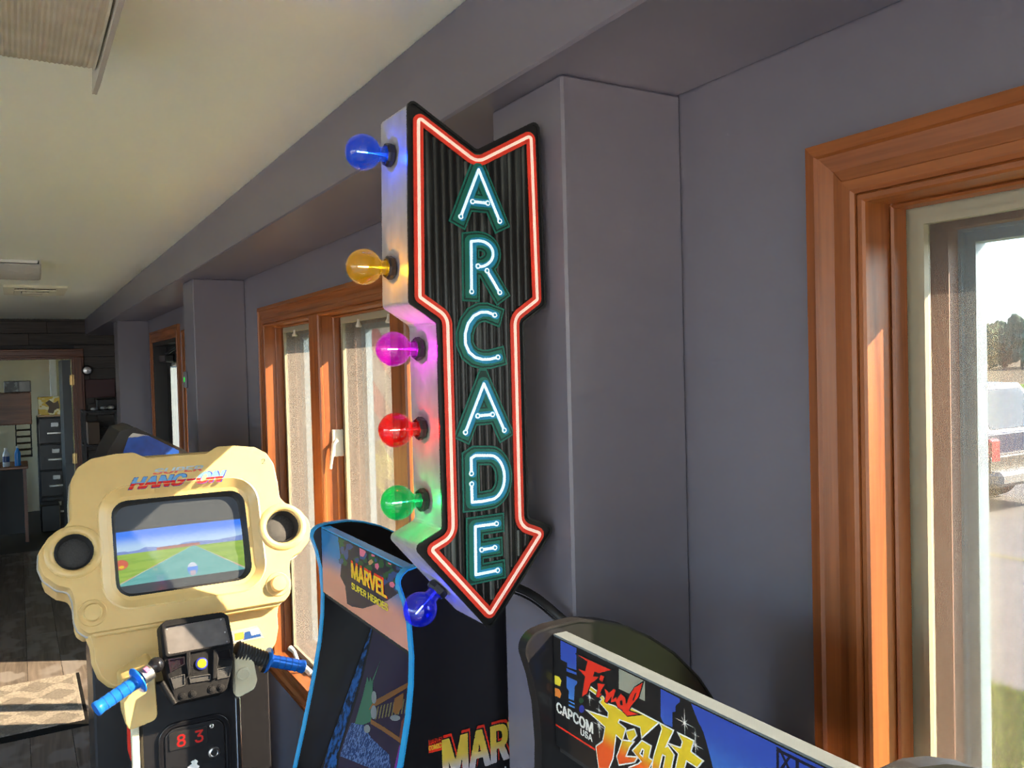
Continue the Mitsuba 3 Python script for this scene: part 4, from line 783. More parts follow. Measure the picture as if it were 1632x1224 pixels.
add(bike + "__fairing", bevel(rnd(fix(sg.Polygon([(0.213, 1.02), (0.302, 1.06), (0.305, 0.905), (0.296, 0.893), (0.232, 0.880), (0.222, 0.905)])), 0.012), -0.10, 0.0, 0.010, fl), "mat_cream", 40)
fk = add(bike + "__fairing", bevel(rnd(fix(sg.Polygon([(0.512, 1.03), (0.545, 1.035), (0.570, 1.00), (0.578, 0.945), (0.568, 0.920), (0.512, 0.902)])), 0.012), -0.10, 0.0, 0.010, fl), "mat_cream_dull", 40)
add(fk + "__boss", lathe([(0.021, -0.002), (0.020, 0.004), (0.014, 0.005), (0.013, 0.003), (0, 0.003)], (0.538, 2.475, 0.972), (0, -1, 0), 24), "mat_cream_dull", 40)
add(bike + "__side_sticker", box(0.2370, 0.2385, 2.52, 2.60, 0.78, 0.90), "mat_print_red")
# handlebar console
CO = np.array([0.417, 2.452, 1.04]); K = Frame(CO, (1, 0, 0), (0, math.sin(0.42), math.cos(0.42)))
def kp(pts): return [K.on(*q) for q in pts]
zz = lambda pts: [(a / 1.9615, 600 + b / 1.9615) for a, b in pts]; z7 = lambda pts: [(230 + a / 6.0444, 960 + b / 6.0444) for a, b in pts]
con = rnd(fix(sg.Polygon(kp(z7([(150, 215), (205, 180), (740, 95), (805, 130), (865, 400), (855, 620), (800, 830), (765, 870), (300, 975), (230, 760), (180, 560)])))), 0.006)
hk = add(bike + "__console", bevel(con, -0.075, 0.0, 0.010, K), "mat_console", 40)
dash = rnd(fix(sg.Polygon(kp(z7([(195, 245), (770, 145), (830, 395), (230, 505)])))), 0.004)
lipd = rnd(fix(sg.Polygon(kp(z7([(155, 215), (205, 180), (740, 98), (803, 132), (858, 405), (200, 540)])))), 0.008)
add(hk + "__dash_rim", bevel(lipd.difference(dash), -0.002, 0.010, 0.003, K), "mat_console", 40)
add(hk + "__dash_plate", K.ext(dash, 0.0, 0.002), "mat_console_plate")
for q in z7([(215, 262), (738, 165), (795, 378), (235, 490), (775, 288)]): add(hk + "__dash_screw", lathe([(0.0028, 0.0), (0.002, 0.001), (0, 0.0012)], K.pt(*K.on(*q), 0.002), K.n, 10), "mat_steel")
for pts in ([(225, 550), (385, 525), (390, 600), (245, 680)], [(690, 470), (830, 440), (850, 560), (715, 545)]): 
    o = fix(sg.Polygon(kp(z7(pts)))); add(hk + "__vent", cat([K.ext(o.difference(o.buffer(-0.0035)), 0.0, 0.008), K.ext(o.buffer(-0.0035), -0.001, 0.0008)]), "mat_black_gloss")
for pts in ([(395, 490), (440, 482), (440, 690), (415, 720), (395, 590)], [(655, 460), (685, 460), (715, 545), (700, 620), (690, 740), (650, 745)]): add(hk + "__rib", bevel(fix(sg.Polygon(kp(z7(pts)))), 0.0, 0.012, 0.003, K), "mat_console", 40)
for pts in ([(250, 730), (390, 690), (392, 800), (285, 840)], [(430, 720), (640, 690), (640, 750), (440, 780)], [(700, 640), (840, 610), (820, 720), (700, 745)]): 
    o = fix(sg.Polygon(kp(z7(pts)))); add(hk + "__recess", cat([K.ext(o.difference(o.buffer(-0.0025)), 0.0, 0.005), K.ext(o.buffer(-0.0025), -0.001, 0.0006)]), "mat_black_matte")
c = K.pt(*K.on(*z7([(550, 592)])[0]), 0.0); add(hk + "__start_button", lathe([(0.0165, 0), (0.0165, 0.005), (0.0135, 0.0075), (0.0125, 0.0075)], c, K.n, 28), "mat_print_navy", 40); add(hk + "__start_button__cap", lathe([(0.0125, 0.006), (0.0115, 0.0095), (0.008, 0.010), (0, 0.0095)], c, K.n, 28), "mat_button_yellow", 40) if False else add(hk + "__start_cap", lathe([(0.0125, 0.006), (0.0115, 0.0095), (0.008, 0.010), (0, 0.0095)], c, K.n, 28), "mat_button_yellow", 40)
for q in z7([(365, 905), (465, 882), (645, 840), (738, 822)]): add(hk + "__bolt", cat([lathe([(0.011, 0), (0.010, 0.0025), (0.0065, 0.003), (0.006, 0.006), (0, 0.0065)], K.pt(*K.on(*q), 0.0), K.n, 16)]), "mat_console", 40)
add(hk + "__knee_strut", tube([K.pt(*K.on(*z7([(170, 770)])[0]), -0.01), K.pt(*K.on(*z7([(300, 980)])[0]), -0.005)], 0.009, 10), "mat_console", 40)
# the two bars, switchgear, bellows and grips
def on_y(q, y): return at(*zz([q])[0], y=y)
gl0, gl1 = on_y((432, 950), 2.44), on_y((298, 1042), 2.40)
add(bike + "__handlebar", tube([on_y((520, 885), 2.50), on_y((480, 905), 2.475), gl0], [0.011, 0.012, 0.011], 14), "mat_black", 40)
add(bike + "__bar_clamp", trimesh.creation.icosphere(3, 0.021).apply_translation(on_y((488, 902), 2.46)), "mat_black_gloss", True)
sw = gl0 + (on_y((488, 902), 2.46) - gl0) * 0.12; dv = gl1 - gl0; dv /= np.linalg.norm(dv)
add(bike + "__switch_housing", tube([sw - dv * 0.004, sw - dv * 0.032], 0.0215, 14), "mat_steel", 40)
add(bike + "__kill_switch", tube([sw - dv * 0.012 + [0, -0.012, 0.016], sw - dv * 0.022 + [0, -0.012, 0.018]], 0.009, 10), "mat_print_pink", 40)
def grip(o, d, L):
    k = add(bike + "__grip", lathe([(0, -0.002), (0.036, -0.002), (0.037, 0.0015), (0.034, 0.005), (0.020, 0.008), (0.0175, 0.014)] + [(0.0175 + 0.0012 * (i % 2 == 0), 0.018 + i * (L - 0.030) / 12) for i in range(13)] + [(0.0195, L - 0.008), (0.020, L - 0.003), (0.018, L), (0, L)], o, d, 32), "mat_grip_blue", 40)
    for i in range(1, 5): add(k + "__groove", lathe([(0.0189, -0.0008), (0.0193, 0), (0.0189, 0.0008)], o + d * (0.014 + i * (L - 0.02) / 5), d, 32), "mat_grip_groove")
    return k
grip(gl0, dv, np.linalg.norm(gl1 - gl0))
gr0, gr1 = on_y((834, 886), 2.50), on_y((950, 907), 2.505); dr_ = gr1 - gr0; Lr = np.linalg.norm(dr_); dr_ /= Lr
b0 = on_y((735, 858), 2.50); bl = []
nb_ = 22
for i in range(nb_): t_ = i / (nb_ - 1); bl.append((0.028 - 0.008 * t_ + (0.0028 if i % 2 else -0.0015), t_ * np.linalg.norm(gr0 - b0)))
add(bike + "__bellows", lathe([(0, 0)] + bl + [(0, np.linalg.norm(gr0 - b0))], b0, gr0 - b0, 28), "mat_black_rubber", 20)
grip(gr0, dr_, Lr)
add(bike + "__brake_mount", lathe([(0, 0), (0.016, 0), (0.016, 0.02), (0, 0.02)], gr0 - dr_ * 0.02 + [0, -0.004, -0.022], dr_, 16), "mat_black", 40)

# ------------------------------------------------------------------ more of the hall
# dark hooded machine with blue art behind the motorbike game
rac = thing("racing_cabinet", "dark hooded arcade cabinet with blue artwork peeking over the motorbike game", "arcade machine")
q3 = lambda pts, y: [tuple(at(*q, y=y)[[0, 2]]) for q in pts]
hood = fix(sg.Polygon(q3([(160, 745), (172, 718), (190, 687), (213, 681), (222, 684), (292, 716), (330, 745)], 3.60)))
x0_, z0_, x1_, z1_ = hood.bounds
add(rac + "__hood", ext(hood, 3.58, 4.00, "y"), "mat_black")
blue = fix(sg.Polygon(q3([(196, 722), (205, 696), (212, 690), (236, 694), (285, 718), (285, 730), (196, 730)], 3.578)))
pr("mat_hood_art", lambda p, n, uv: mix(mix((0.01, 0.03, 0.16), (0.015, 0.09, 0.42), fbm(p.x * 30, p.z * 30, 0, 3)), (0.50, 0.46, 0.42), smoothstep(0.75, 1.0, fbm(p.x * 30, p.z * 40, 4, 3) * 0.5 + 0.75 * smoothstep(1.585, 1.61, p.z))), 0.3)
add(rac + "__art_panel", ext(blue, 3.574, 3.582, "y"), "mat_hood_art")
add(rac + "__body", box(x0_ + 0.02, x1_ - 0.02, 3.60, 4.00, 0.0, z0_ + 0.01, 0.005), "mat_black_matte")
# ribbed mat on the floor
pr("mat_rug", lambda p, n, uv: mix((0.11, 0.095, 0.075), (0.21, 0.185, 0.15), smoothstep(0.3, 0.7, noise(p.x * 150, p.y * 150)) * 0.7 + 0.3 * noise(p.x * 900, p.y * 900)), 0.9)
pr("mat_rug_edge", (0.006, 0.006, 0.006), 0.9, spec=0.1)
mt = thing("floor_mat", "beige ribbed entrance mat with a dark rubber edge on the plank floor", "mat")
MX0, MX1, MY0, MY1 = -1.10, 0.275, 4.93, 5.83
add(mt + "__rubber_edge", box(MX0, MX1, MY0, MY1, 0.0004, 0.006, 0.003), "mat_rug_edge")
rid, cell = [], 0.13
for i, gx_ in enumerate(np.arange(MX0 + 0.07, MX1 - 0.05, 0.22)):
    for j, gy_ in enumerate(np.arange(MY0 + 0.09, MY1 - 0.05, 0.20)):
        for s in range(-4, 5):
            L_ = 0.10 - abs(s) * 0.020
            rid.append(box(gx_ + 0.08 + (0.11 if j % 2 else 0) - L_, min(gx_ + 0.08 + (0.11 if j % 2 else 0) + L_, MX1 - 0.04), gy_ + s * 0.02 + 0.06, gy_ + s * 0.02 + 0.071, 0.0095, 0.012))
add(mt + "__carpet_top", box(MX0 + 0.03, MX1 - 0.02, MY0 + 0.075, MY1 - 0.01, 0.004, 0.0100, 0.002), "mat_rug")
pr("mat_rug_rib", (0.10, 0.087, 0.070), 0.9)
k = add(mt + "__ribs", cat(rid), "mat_rug_rib"); lab(k, "raised diamond ribs", kind="stuff")
# rack by the far wall, red panel and small round lamp on the planks
rk = thing("storage_rack", "black metal rack with wire shelves against the far plank wall", "shelf")
RX0, RX1, RY0, RY1 = 0.585, 0.95 - 0.01, 9.75, 10.13
for x in (RX0, RX1 - 0.025):
    for y in (RY0, RY1 - 0.025): add(rk + "__post", box(x, x + 0.025, y, y + 0.025, 0, 1.48), "mat_black")
for z in (0.25, 0.68, 1.10, 1.455): add(rk + "__shelf", box(RX0, RX1, RY0, RY1, z, z + 0.02, 0.003), "mat_black")
pr("mat_foil", (0.8, 0.8, 0.8), 0.25, 0.6)
for i, x in enumerate((0.70, 0.79, 0.86)): lab(add("foil_tray", trimesh.creation.icosphere(2, 1.0).apply_scale((0.035, 0.06, 0.016 + 0.004 * i)).apply_translation((x, 9.86, 1.475 + 0.014 + 0.004 * i)), "mat_foil", True), f"{('leftmost', 'middle', 'rightmost')[i]} crumpled silver wrapper lying on the rack top", "wrapper", "silver wrappers on the rack")
lab(add("black_case", box(0.735, 0.925, 9.93, 10.10, 1.476, 1.585, 0.006), "mat_black_matte"), "black case standing on the rack top at the far wall", "case")
pr("mat_carton", (0.12, 0.08, 0.055), 0.7)
lab(add("storage_carton", box(0.63, 0.74, 9.80, 10.08, 1.121, 1.35, 0.004), "mat_carton"), "brown carton on the upper shelf of the rack", "box"); lab(add("storage_carton", box(0.76, 0.90, 9.80, 10.08, 0.701, 0.98, 0.004), "mat_carton"), "brown carton on the middle shelf of the rack", "box")
pr("mat_red_panel", (0.055, 0.014, 0.016), 0.5)
lab(add("wall_banner", box(0.645, 0.935, 10.165, 10.188, 1.60, 1.80, 0.003), "mat_red_panel"), "dark red panel hung on the far plank wall", "panel")
sl_ = thing("wall_spotlight", "small round silver lamp on the plank wall beside the doorway", "lamp"); add(sl_ + "__shade", lathe([(0.05, 0), (0.055, 0.03), (0.048, 0.06), (0.04, 0.055)], (0.665, 10.19, 1.90), (0, -1, 0), 24), "mat_black", 40); add(sl_ + "__lens", lathe([(0.046, 0.05), (0.03, 0.058), (0, 0.06)], (0.665, 10.19, 1.90), (0, -1, 0), 24), "mat_foil", 40)
# a door sensor with a green light on the second column
sn = thing("alarm_sensor", "small dark sensor with a green light on the second column", "sensor"); p_ = at(298, 605, x=CX)
add(sn + "__case", box(CX - 0.012, CX, p_[1] - 0.03, p_[1] + 0.03, p_[2] - 0.04, p_[2] + 0.04, 0.004), "mat_wall"); pr("mat_led_green", (0.02, 0.4, 0.05), 0.3)
add(sn + "__green_light", box(CX - 0.0135, CX - 0.012, p_[1] - 0.012, p_[1] + 0.012, p_[2] - 0.012, p_[2] + 0.012), "mat_led_green", emit=(0.001, 0.018, 0.002))
# office furniture
fc = thing("file_cabinet", "tall black four-drawer file cabinet in the office doorway", "file cabinet"); FX, FX2, FYY, FZ = 0.205, 0.478, 11.75, 1.345
add(fc + "__body", box(FX, FX2, FYY, FYY + 0.62, 0.0, FZ, 0.004), "mat_black_matte")
for i in range(4):
    z = 0.045 + i * 0.325; d = add(fc + "__drawer", box(FX + 0.012, FX2 - 0.012, FYY - 0.018, FYY, z, z + 0.31, 0.005), "mat_black")
    add(d + "__label_holder", cat([box(FX + 0.145, FX + 0.225, FYY - 0.023, FYY - 0.018, z + 0.205, z + 0.255, 0.002)]), "mat_steel"); add(d + "__handle", cat([box(FX + 0.10, FX + 0.25, FYY - 0.045, FYY - 0.018, z + 0.115, z + 0.14, 0.006)]), "mat_chrome")
gb = thing("gold_box", "golden picture box on top of the file cabinet", "box")
pr("mat_gold_art", lambda p, n, uv: mix((0.62, 0.40, 0.04), (0.80, 0.72, 0.45), smoothstep(0.45, 0.6, fbm(p.x * 22, p.z * 22, 0, 2))), 0.4)
add(gb + "__case", box(0.222, 0.474, 11.79, 12.1, 1.368, 1.59, 0.006), "mat_gold_art"); add(gb + "__base_board", box(0.208, 0.476, 11.76, 12.14, FZ, 1.368, 0.004), "mat_print_tan"); add(gb + "__dark_print", ext(fix(sg.Polygon([(0.32, 1.40), (0.34, 1.47), (0.30, 1.52), (0.345, 1.555), (0.39, 1.51), (0.44, 1.54), (0.455, 1.45), (0.40, 1.43), (0.38, 1.385)])), 11.786, 11.7895, "y"), "mat_carton")
wood("mat_desk", "x", (0.10, 0.035, 0.015), (0.24, 0.085, 0.032))
ht = thing("desk_hutch", "brown wooden wall cabinet above the office desk", "cabinet")
add(ht + "__case", box(-1.0, 0.15, 11.72, 12.08, 1.27, 1.66, 0.005), "mat_desk")
for i in range(2): add(ht + "__door", box(-0.998 + i * 0.575, -0.43 + i * 0.575, 11.70, 11.72, 1.28, 1.65, 0.004), "mat_desk")
so_ = thing("letter_sorter", "dark letter sorter with shelves under the wall cabinet", "sorter")
for x in (-0.03, 0.13): add(so_ + "__side", box(x, x + 0.012, 11.75, 12.05, 0.87, 1.268), "mat_black_matte")
for i in range(5): add(so_ + "__tray", box(-0.03, 0.142, 11.75, 12.05, 0.87 + i * 0.08, 0.876 + i * 0.08), "mat_carton")
pf = thing("framed_picture", "dark framed picture standing on the wall cabinet", "picture"); add(pf + "__frame", box(-0.13, 0.152, 11.80, 11.83, 1.66, 1.80, 0.004), "mat_black"); pr("mat_photo", lambda p, n, uv: mix((0.02, 0.025, 0.025), (0.20, 0.24, 0.24), smoothstep(0.5, 0.7, fbm(p.x * 24, p.z * 24, 0, 3))), 0.3); add(pf + "__print", box(-0.118, 0.02, 11.797, 11.80, 1.672, 1.788), "mat_photo"); add(pf + "__print", box(0.03, 0.14, 11.797, 11.80, 1.672, 1.788), "mat_black_gloss")
dk = thing("office_desk", "brown wooden desk just inside the office doorway", "desk")
add(dk + "__top", box(-0.95, 0.085, 10.75, 11.45, 0.825, 0.855, 0.006), "mat_desk"); add(dk + "__end_panel", box(0.03, 0.065, 10.80, 11.42, 0.0, 0.825), "mat_darkwood_z"); add(dk + "__end_panel", box(-0.93, -0.90, 10.80, 11.42, 0.0, 0.825), "mat_darkwood_z"); add(dk + "__modesty_panel", box(-0.90, 0.03, 10.84, 10.86, 0.10, 0.825), "mat_black_matte")
def bottle(x, y, z0, h, r, lbl, mat, capm):
    t = thing("bottle", lbl, "bottle"); add(t + "__body", lathe([(0, 0), (r * 0.9, 0), (r, 0.006), (r, h * 0.62), (r * 0.95, h * 0.68), (r * 0.4, h * 0.86), (r * 0.38, h * 0.92), (0, h * 0.92)], (x, y, z0), (0, 0, 1), 20), mat, 40); add(t + "__cap", lathe([(r * 0.45, h * 0.91), (r * 0.45, h), (0, h)], (x, y, z0), (0, 0, 1), 16), capm, 40); add(t + "__label", lathe([(r * 1.02, h * 0.25), (r * 1.02, h * 0.55)], (x, y, z0), (0, 0, 1), 20), "mat_print_blue" if "water" in lbl else mat)
pr("mat_clear_plastic", (0.62, 0.66, 0.68), 0.15); pr("mat_blue_plastic", (0.03, 0.22, 0.62), 0.2)
bottle(-0.125, 10.84, 0.855, 0.21, 0.034, "clear water bottle on the office desk", "mat_clear_plastic", "mat_white_paint"); bottle(-0.015, 10.86, 0.855, 0.22, 0.030, "blue plastic bottle on the office desk", "mat_blue_plastic", "mat_white_paint")
lab(add("tower_computer", box(0.20, 0.40, 11.30, 11.62, 0.005, 0.32, 0.01), "mat_print_grey"), "dark grey computer tower on the floor before the file cabinet", "computer")

# ------------------------------------------------------------------ outdoors
GZ = -0.35
def ground_col(a, b, f=3.0): return lambda p, n, uv: mix(a, b, fbm(p.x * f, p.y * f, 0, 4))
pr("mat_asphalt", ground_col((0.055, 0.059, 0.064), (0.074, 0.075, 0.080), 5), 0.9, spec=0.2); pr("mat_lawn_soil", ground_col((0.045, 0.095, 0.008), (0.085, 0.13, 0.012), 9), 0.95, spec=0.1)
pr("mat_lawn_far", ground_col((0.040, 0.075, 0.010), (0.055, 0.088, 0.014), 0.6), 0.95, spec=0.1); pr("mat_field", ground_col((0.048, 0.040, 0.027), (0.060, 0.051, 0.036), 0.2), 0.95, spec=0.1); pr("mat_road", (0.058, 0.060, 0.064), 0.9, spec=0.2)
pr("mat_paving", (0.16, 0.155, 0.145), 0.9)
struct("ground_lawn", box(WX + WT, 5.5, -30, 60, GZ - 0.1, GZ), "mat_lawn_soil", "strip of lawn outside the windows")
struct("ground_parking", box(5.5, 22.6, -60, 120, GZ - 0.1, GZ - 0.004), "mat_asphalt", "grey asphalt parking lot")
struct("ground_verge", box(22.6, 39.5, -80, 160, GZ - 0.1, GZ), "mat_lawn_far", "green verge beyond the parking lot"); struct("ground_road", box(39.5, 49, -80, 160, GZ - 0.1, GZ - 0.002), "mat_road", "pale road"); struct("ground_verge_001", box(49, 58, -80, 160, GZ - 0.1, GZ), "mat_lawn_far", "narrow green verge beyond the road"); struct("ground_field", box(58, 260, -160, 260, GZ - 0.1, GZ), "mat_field", "tan field before the trees")
struct("ground_paving", cat([box(-60, XL - 0.12, -60, 60, GZ - 0.1, -0.05), box(XL - 0.12, WX + WT, -60, YB - 0.12, GZ - 0.1, -0.05)]), "mat_paving", "pale paving round the building")
struct("wall_foundation", box(XL - 0.12, WX + WT - 0.01, YB - 0.12, OY + 0.1, GZ - 0.1, -0.1), "mat_plain_wall", "building foundation")
pr("mat_line", (0.08, 0.075, 0.03), 0.9); st = thing("parking_line", "faded yellow painted line on the asphalt", "line"); p_, q_ = at(1575, 883, z=GZ), at(1632, 893, z=GZ); d_ = (q_ - p_); d_ /= np.linalg.norm(d_); nn = np.array([-d_[1], d_[0], 0]) * 0.05
v_ = [p_ - d_ * 2 - nn, q_ + d_ * 4 - nn, q_ + d_ * 4 + nn, p_ - d_ * 2 + nn]; add(st, trimesh.convex.convex_hull(np.array([[*q[:2], GZ - 0.004] for q in v_] + [[*q[:2], GZ + 0.002] for q in v_])), "mat_line")
# grass blades near the window
g_ = np.random.default_rng(4); nb = 26000; bx_, by_ = g_.uniform(4.2, 5.5, nb), g_.uniform(1.4, 3.6, nb); hh = g_.uniform(0.02, 0.055, nb); an = g_.uniform(0, 6.28, nb); ln = g_.uniform(-0.02, 0.02, (nb, 2))
V_ = np.zeros((nb, 3, 3)); V_[:, 0] = np.stack([bx_ - 0.004 * np.cos(an), by_ - 0.004 * np.sin(an), np.full(nb, GZ)], 1); V_[:, 1] = np.stack([bx_ + 0.004 * np.cos(an), by_ + 0.004 * np.sin(an), np.full(nb, GZ)], 1); V_[:, 2] = np.stack([bx_ + ln[:, 0], by_ + ln[:, 1], GZ + hh], 1)
bsdf("mat_blade", {"type": "twosided", "bsdf": {"type": "diffuse", "reflectance": proc(lambda p, n, uv: mix((0.060, 0.125, 0.006), (0.14, 0.17, 0.014), noise(p.x * 60, p.y * 60)))}}, False)
lab(add("lawn_grass", trimesh.Trimesh(V_.reshape(-1, 3), np.arange(nb * 3).reshape(-1, 3), process=False), "mat_blade"), "short bright green grass outside the right window", "grass", kind="stuff")
# parked car
def car():
    t = thing("car", "dark blue two-tone sport utility car parked outside, seen from its rear corner", "car"); X0, X1, R = 11.15, 13.0, 6.35       # near side, far side, rear end (y); runs to +y
    pr("mat_car_navy", (0.010, 0.017, 0.045), 0.18, coat=1.0); pr("mat_car_tan", (0.035, 0.032, 0.028), 0.4); pr("mat_car_glass", (0.008, 0.011, 0.016), 0.06); pr("mat_tail_red", (0.20, 0.012, 0.018), 0.2); pr("mat_car_bumper", (0.10, 0.10, 0.10), 0.4); pr("mat_tyre", (0.008, 0.008, 0.009), 0.8)
    g = GZ
    def prof(pts): return rnd(fix(sg.Polygon([(R + a, g + b) for a, b in pts])), 0.03)
    wells = so.unary_union([sg.Point(R + c, g + 0.36).buffer(0.42) for c in (0.95, 3.75)])
    up = prof([(0.06, 0.78), (0.04, 1.10), (4.70, 1.06), (4.75, 0.78)]); low = prof([(0.0, 0.36), (-0.02, 0.80), (4.80, 0.80), (4.78, 0.34)]).difference(wells)
    add(t + "__upper_body", ext(up, X0, X1, "x"), "mat_car_navy", 30); add(t + "__lower_body", ext(low, X0 - 0.01, X1 + 0.01, "x"), "mat_car_tan", 30)
    lo = [(0.05, 1.08), (0.50, 1.74), (2.9, 1.76), (3.75, 1.10)]; hi = [(0.14, 1.12), (0.52, 1.72), (2.85, 1.74), (3.55, 1.12)]
    P = [(X0 + 0.03, R + a, g + b) for a, b in lo[:1] + lo[3:]] + [(X1 - 0.03, R + a, g + b) for a, b in lo[:1] + lo[3:]] + [(X0 + 0.22, R + a, g + b) for a, b in lo[1:3]] + [(X1 - 0.22, R + a, g + b) for a, b in lo[1:3]]
    add(t + "__cabin", trimesh.convex.convex_hull(np.array(P)), "mat_car_navy")
    def sidewin(a0, a1, k): 
        f = lambda a, s: (X0 + 0.03 + 0.19 * s - 0.006, R + a, g + 1.10 + 0.64 * s); pts = [f(*q) for q in ((a0[0], 0.06), (a1[0], 0.06), (a1[1], 0.86), (a0[1], 0.86))]
        add(t + "__side_window", trimesh.convex.convex_hull(np.array(pts + [(x + 0.012, y, z) for x, y, z in pts])), "mat_car_glass")
    sidewin((0.22, 0.60), (1.15, 1.15), 0); sidewin((1.25, 1.25), (2.1, 2.1), 1); sidewin((2.2, 2.2), (3.45, 2.95), 2)
    f = lambda x, s: (x, R + 0.05 + 0.45 * s - 0.008, g + 1.08 + 0.66 * s); pts = [f(X0 + 0.18, 0.1), f(X1 - 0.18, 0.1), f(X1 - 0.30, 0.88), f(X0 + 0.30, 0.88)]
    add(t + "__rear_window", trimesh.convex.convex_hull(np.array(pts + [(x, y + 0.012, z + 0.004) for x, y, z in pts])), "mat_car_glass")
    for x in (X0, X1 - 0.22): add(t + "__tail_light", box(x - 0.012, x + 0.235, R - 0.02, R + 0.17, g + 0.70, g + 1.03, 0.03), "mat_tail_red")
    add(t + "__rear_bumper", box(X0 - 0.03, X1 + 0.03, R - 0.17, R + 0.15, g + 0.40, g + 0.60, 0.05), "mat_car_bumper"); add(t + "__roof_rail", tube([(X0 + 0.28, R + 0.55, g + 1.77), (X0 + 0.28, R + 2.8, g + 1.79)], 0.02, 8), "mat_steel")
    for y in (0.95, 3.75):
        for x in (X0 + 0.02, X1 - 0.24): k = add(t + "__wheel", lathe([(0.0, 0), (0.20, 0.02), (0.24, 0), (0.33, 0.0), (0.36, 0.04), (0.36, 0.18), (0.33, 0.22), (0, 0.22)], (x, R + y, g + 0.362), (1, 0, 0), 28), "mat_tyre", 30); add(k + "__rim", lathe([(0.22, -0.004), (0.19, 0.012), (0.05, 0.0), (0, 0.0)], (x - 0.004, R + y, g + 0.362), (1, 0, 0), 20), "mat_steel", 30)
    add(t + "__door_mirror", box(X0 - 0.16, X0 + 0.02, R + 3.05, R + 3.2, g + 1.08, g + 1.26, 0.03), "mat_car_navy")
car()
# trees: one crown and trunk each
pr("mat_leaf_haze", lambda p, n, uv: mix((0.030, 0.055, 0.050), (0.060, 0.095, 0.065), fbm(p.x * 1.1, p.y * 1.1, p.z * 1.1, 3)), 0.9, spec=0.1); pr("mat_bark", (0.03, 0.024, 0.018), 0.9)  # leaf colour carries a blue-green tint standing for distance haze
pr("mat_shrub", lambda p, n, uv: mix((0.030, 0.036, 0.006), (0.085, 0.080, 0.016), fbm(p.x * 9, p.y * 9, p.z * 9, 3)), 0.9, spec=0.1)
def tree(name, o, h, w, seed, label, category, group, mat, trunk=True, dens=5):
    t = thing(name, label, category, group); s = trimesh.creation.icosphere(dens, 1.0); v = s.vertices; d = meshkit.fbm(v * 2.6 + seed * 7.3, 4, seed); d2 = meshkit.fbm(v * 9 + seed, 3, seed)
    r = 0.72 + 0.62 * (d - 0.5) * 1.6 + 0.30 * (d2 - 0.5); vv = v * r[:, None] * [w / 2, w / 2, h * 0.5]; b = 0.08 if trunk else 0.0
    vv[:, 2] += h * 0.50; w_ = np.clip(1.15 - vv[:, 2] / h, 0, 1) if not trunk and h > 5 else 0; vv[:, :2] *= (1 + 0.12 * np.asarray(w_))[..., None] if np.ndim(w_) else 1; vv[:, 2] = np.maximum(vv[:, 2], h * b); add(t + "__crown", trimesh.Trimesh(vv + o, s.faces, process=False), mat)
    add(t + "__trunk", tube([np.array(o) + [0, 0, -0.05], np.array(o) + [0.02 * h * 0.1, 0, h * 0.35]], [h * 0.035, h * 0.02], 8), "mat_bark", 40)
rt = random.Random(12)
ORD = ["first", "second", "third", "fourth", "fifth", "sixth", "seventh"]
p0_, p1_ = at(1545, 584, z=GZ), at(1632, 582, z=GZ); p0_, p1_ = [np.array([*(q[:2] / np.linalg.norm(q[:2]) * 128), GZ]) for q in (p0_, p1_)]; du_ = (p1_ - p0_) / np.linalg.norm(p1_ - p0_); dn_ = np.array([-du_[1], du_[0], 0])
ORD += ["eighth", "ninth", "tenth", "eleventh"]
for i in range(11):
    o_ = p0_ + du_ * (i * 1.75 - 4.6) + dn_ * (-8.0 + 8.0 * (i % 3)); tree("distant_tree", o_, 7.2 + rt.uniform(-0.5, 1.1), 4.9, 20 + i, f"haze-tinted green tree, {ORD[i]} from the left in the row beyond the field", "tree", "trees beyond the field", "mat_leaf_haze", trunk=False, dens=4)
pw = thing("power_line", "thin dark power line crossing the sky above the trees", "cable"); pa_, pb_ = at(1500, 491.5, x=36.0), at(1700, 475.5, x=36.0); add(pw, tube([pa_ + (pa_ - pb_) * 3, pa_, pb_, pb_ + (pb_ - pa_) * 3], 0.013, 6), "mat_black_matte")
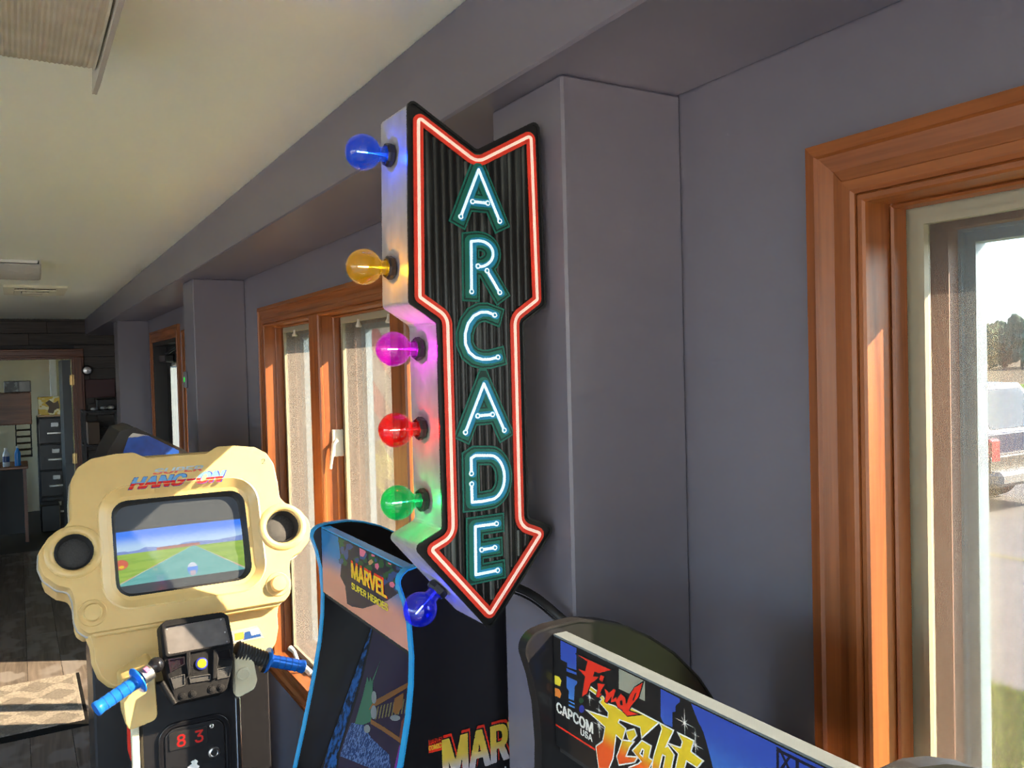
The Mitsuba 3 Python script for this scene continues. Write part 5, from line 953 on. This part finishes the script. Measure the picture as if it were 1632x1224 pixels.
# what stands outside the far window: pale shed wall, flag, yellow-green shrubs
for q, h, w, l in (((606, 905), 1.75, 1.9, "yellow-green shrub outside the middle window pane"), ((486, 900), 2.1, 1.7, "yellow-green shrub outside the far window pane"), ((690, 905), 1.20, 0.8, "yellow-green shrub outside the near window pane")):
    r_ = ray(q[0], 700); r_ = r_ / np.linalg.norm(r_[:2]); p_ = np.array([*(r_[:2] * (6.4 if q[0] < 640 else 5.0)), GZ]) if q[0] > 500 else np.array([*(r_[:2] * 9.2), GZ]); tree("garden_shrub", p_, h, w, int(q[0]), l, "shrub", None, "mat_shrub", False)
pr("mat_siding", (0.05, 0.052, 0.055), 0.7)
sh = thing("garden_shed", "pale grey clapboard shed outside the far window", "shed")
def turn(m, ang, o): m = m.copy(); m.apply_transform(trimesh.transformations.rotation_matrix(ang, [0, 0, 1], [0, 0, 0])); m.apply_translation(o); return m
r_ = ray(575, 640); so2 = np.array([*(r_[:2] / np.linalg.norm(r_[:2]) * 11.5), GZ]); A_ = math.atan2(r_[1], r_[0]) - math.pi / 2
add(sh + "__wall", turn(box(-2.6, 2.6, 0, 2.5, 0, 2.25), A_, so2), "mat_siding"); add(sh + "__roof", turn(ext(sg.Polygon([(-2.8, 2.25), (2.8, 2.25), (0, 3.4)]), -0.2, 2.7, "y"), A_, so2), "mat_black_matte")
for i in range(15): add(sh + "__clapboard", turn(box(-2.62, 2.62, -0.018, 0, i * 0.15, i * 0.15 + 0.145, 0.004), A_, so2), "mat_siding")
fg_ = thing("flag", "striped flag hanging outside the middle window pane", "flag"); pr("mat_flag_red", (0.10, 0.016, 0.022), 0.8); pr("mat_flag_white", (0.09, 0.09, 0.09), 0.8)
fr_ = ray(612, 560); fo = CAM + fr_ / np.linalg.norm(fr_[:2]) * 4.6; fu = np.array([fr_[1], -fr_[0], 0]); fu /= np.linalg.norm(fu)
def flag_mesh(i):
    n = 20; s = np.linspace(0, 1, n); v = []
    for t_ in (i, i + 0.97):
        a = -0.36 + t_ * 0.075; P = fo + fu * (a + s * 0.42)[:, None] + np.array([0, 0, 1.0]) * (0.42 - s * 1.05)[:, None] + np.array([0.9, 0.5, 0]) * (0.03 * np.sin(s * 9 + t_))[:, None]; v.append(P)
    v = np.vstack(v); f = [q for j in range(n - 1) for q in ([j, j + 1, n + j + 1], [j, n + j + 1, n + j])]; m = trimesh.Trimesh(np.vstack([v, v + np.array([0.004, 0.002, 0])]), np.vstack([f, np.array(f)[:, ::-1] + 2 * n]), process=False); return m
for i in range(9): add(fg_ + "__stripe", flag_mesh(i), "mat_flag_red" if i % 2 == 0 else "mat_flag_white", True)
add(fg_ + "__pole", tube([fo + fu * 0.14 + [0, 0, 0.80], [*(fo + fu * 0.14)[:2], GZ - 0.02]], 0.014, 8), "mat_steel", 40)
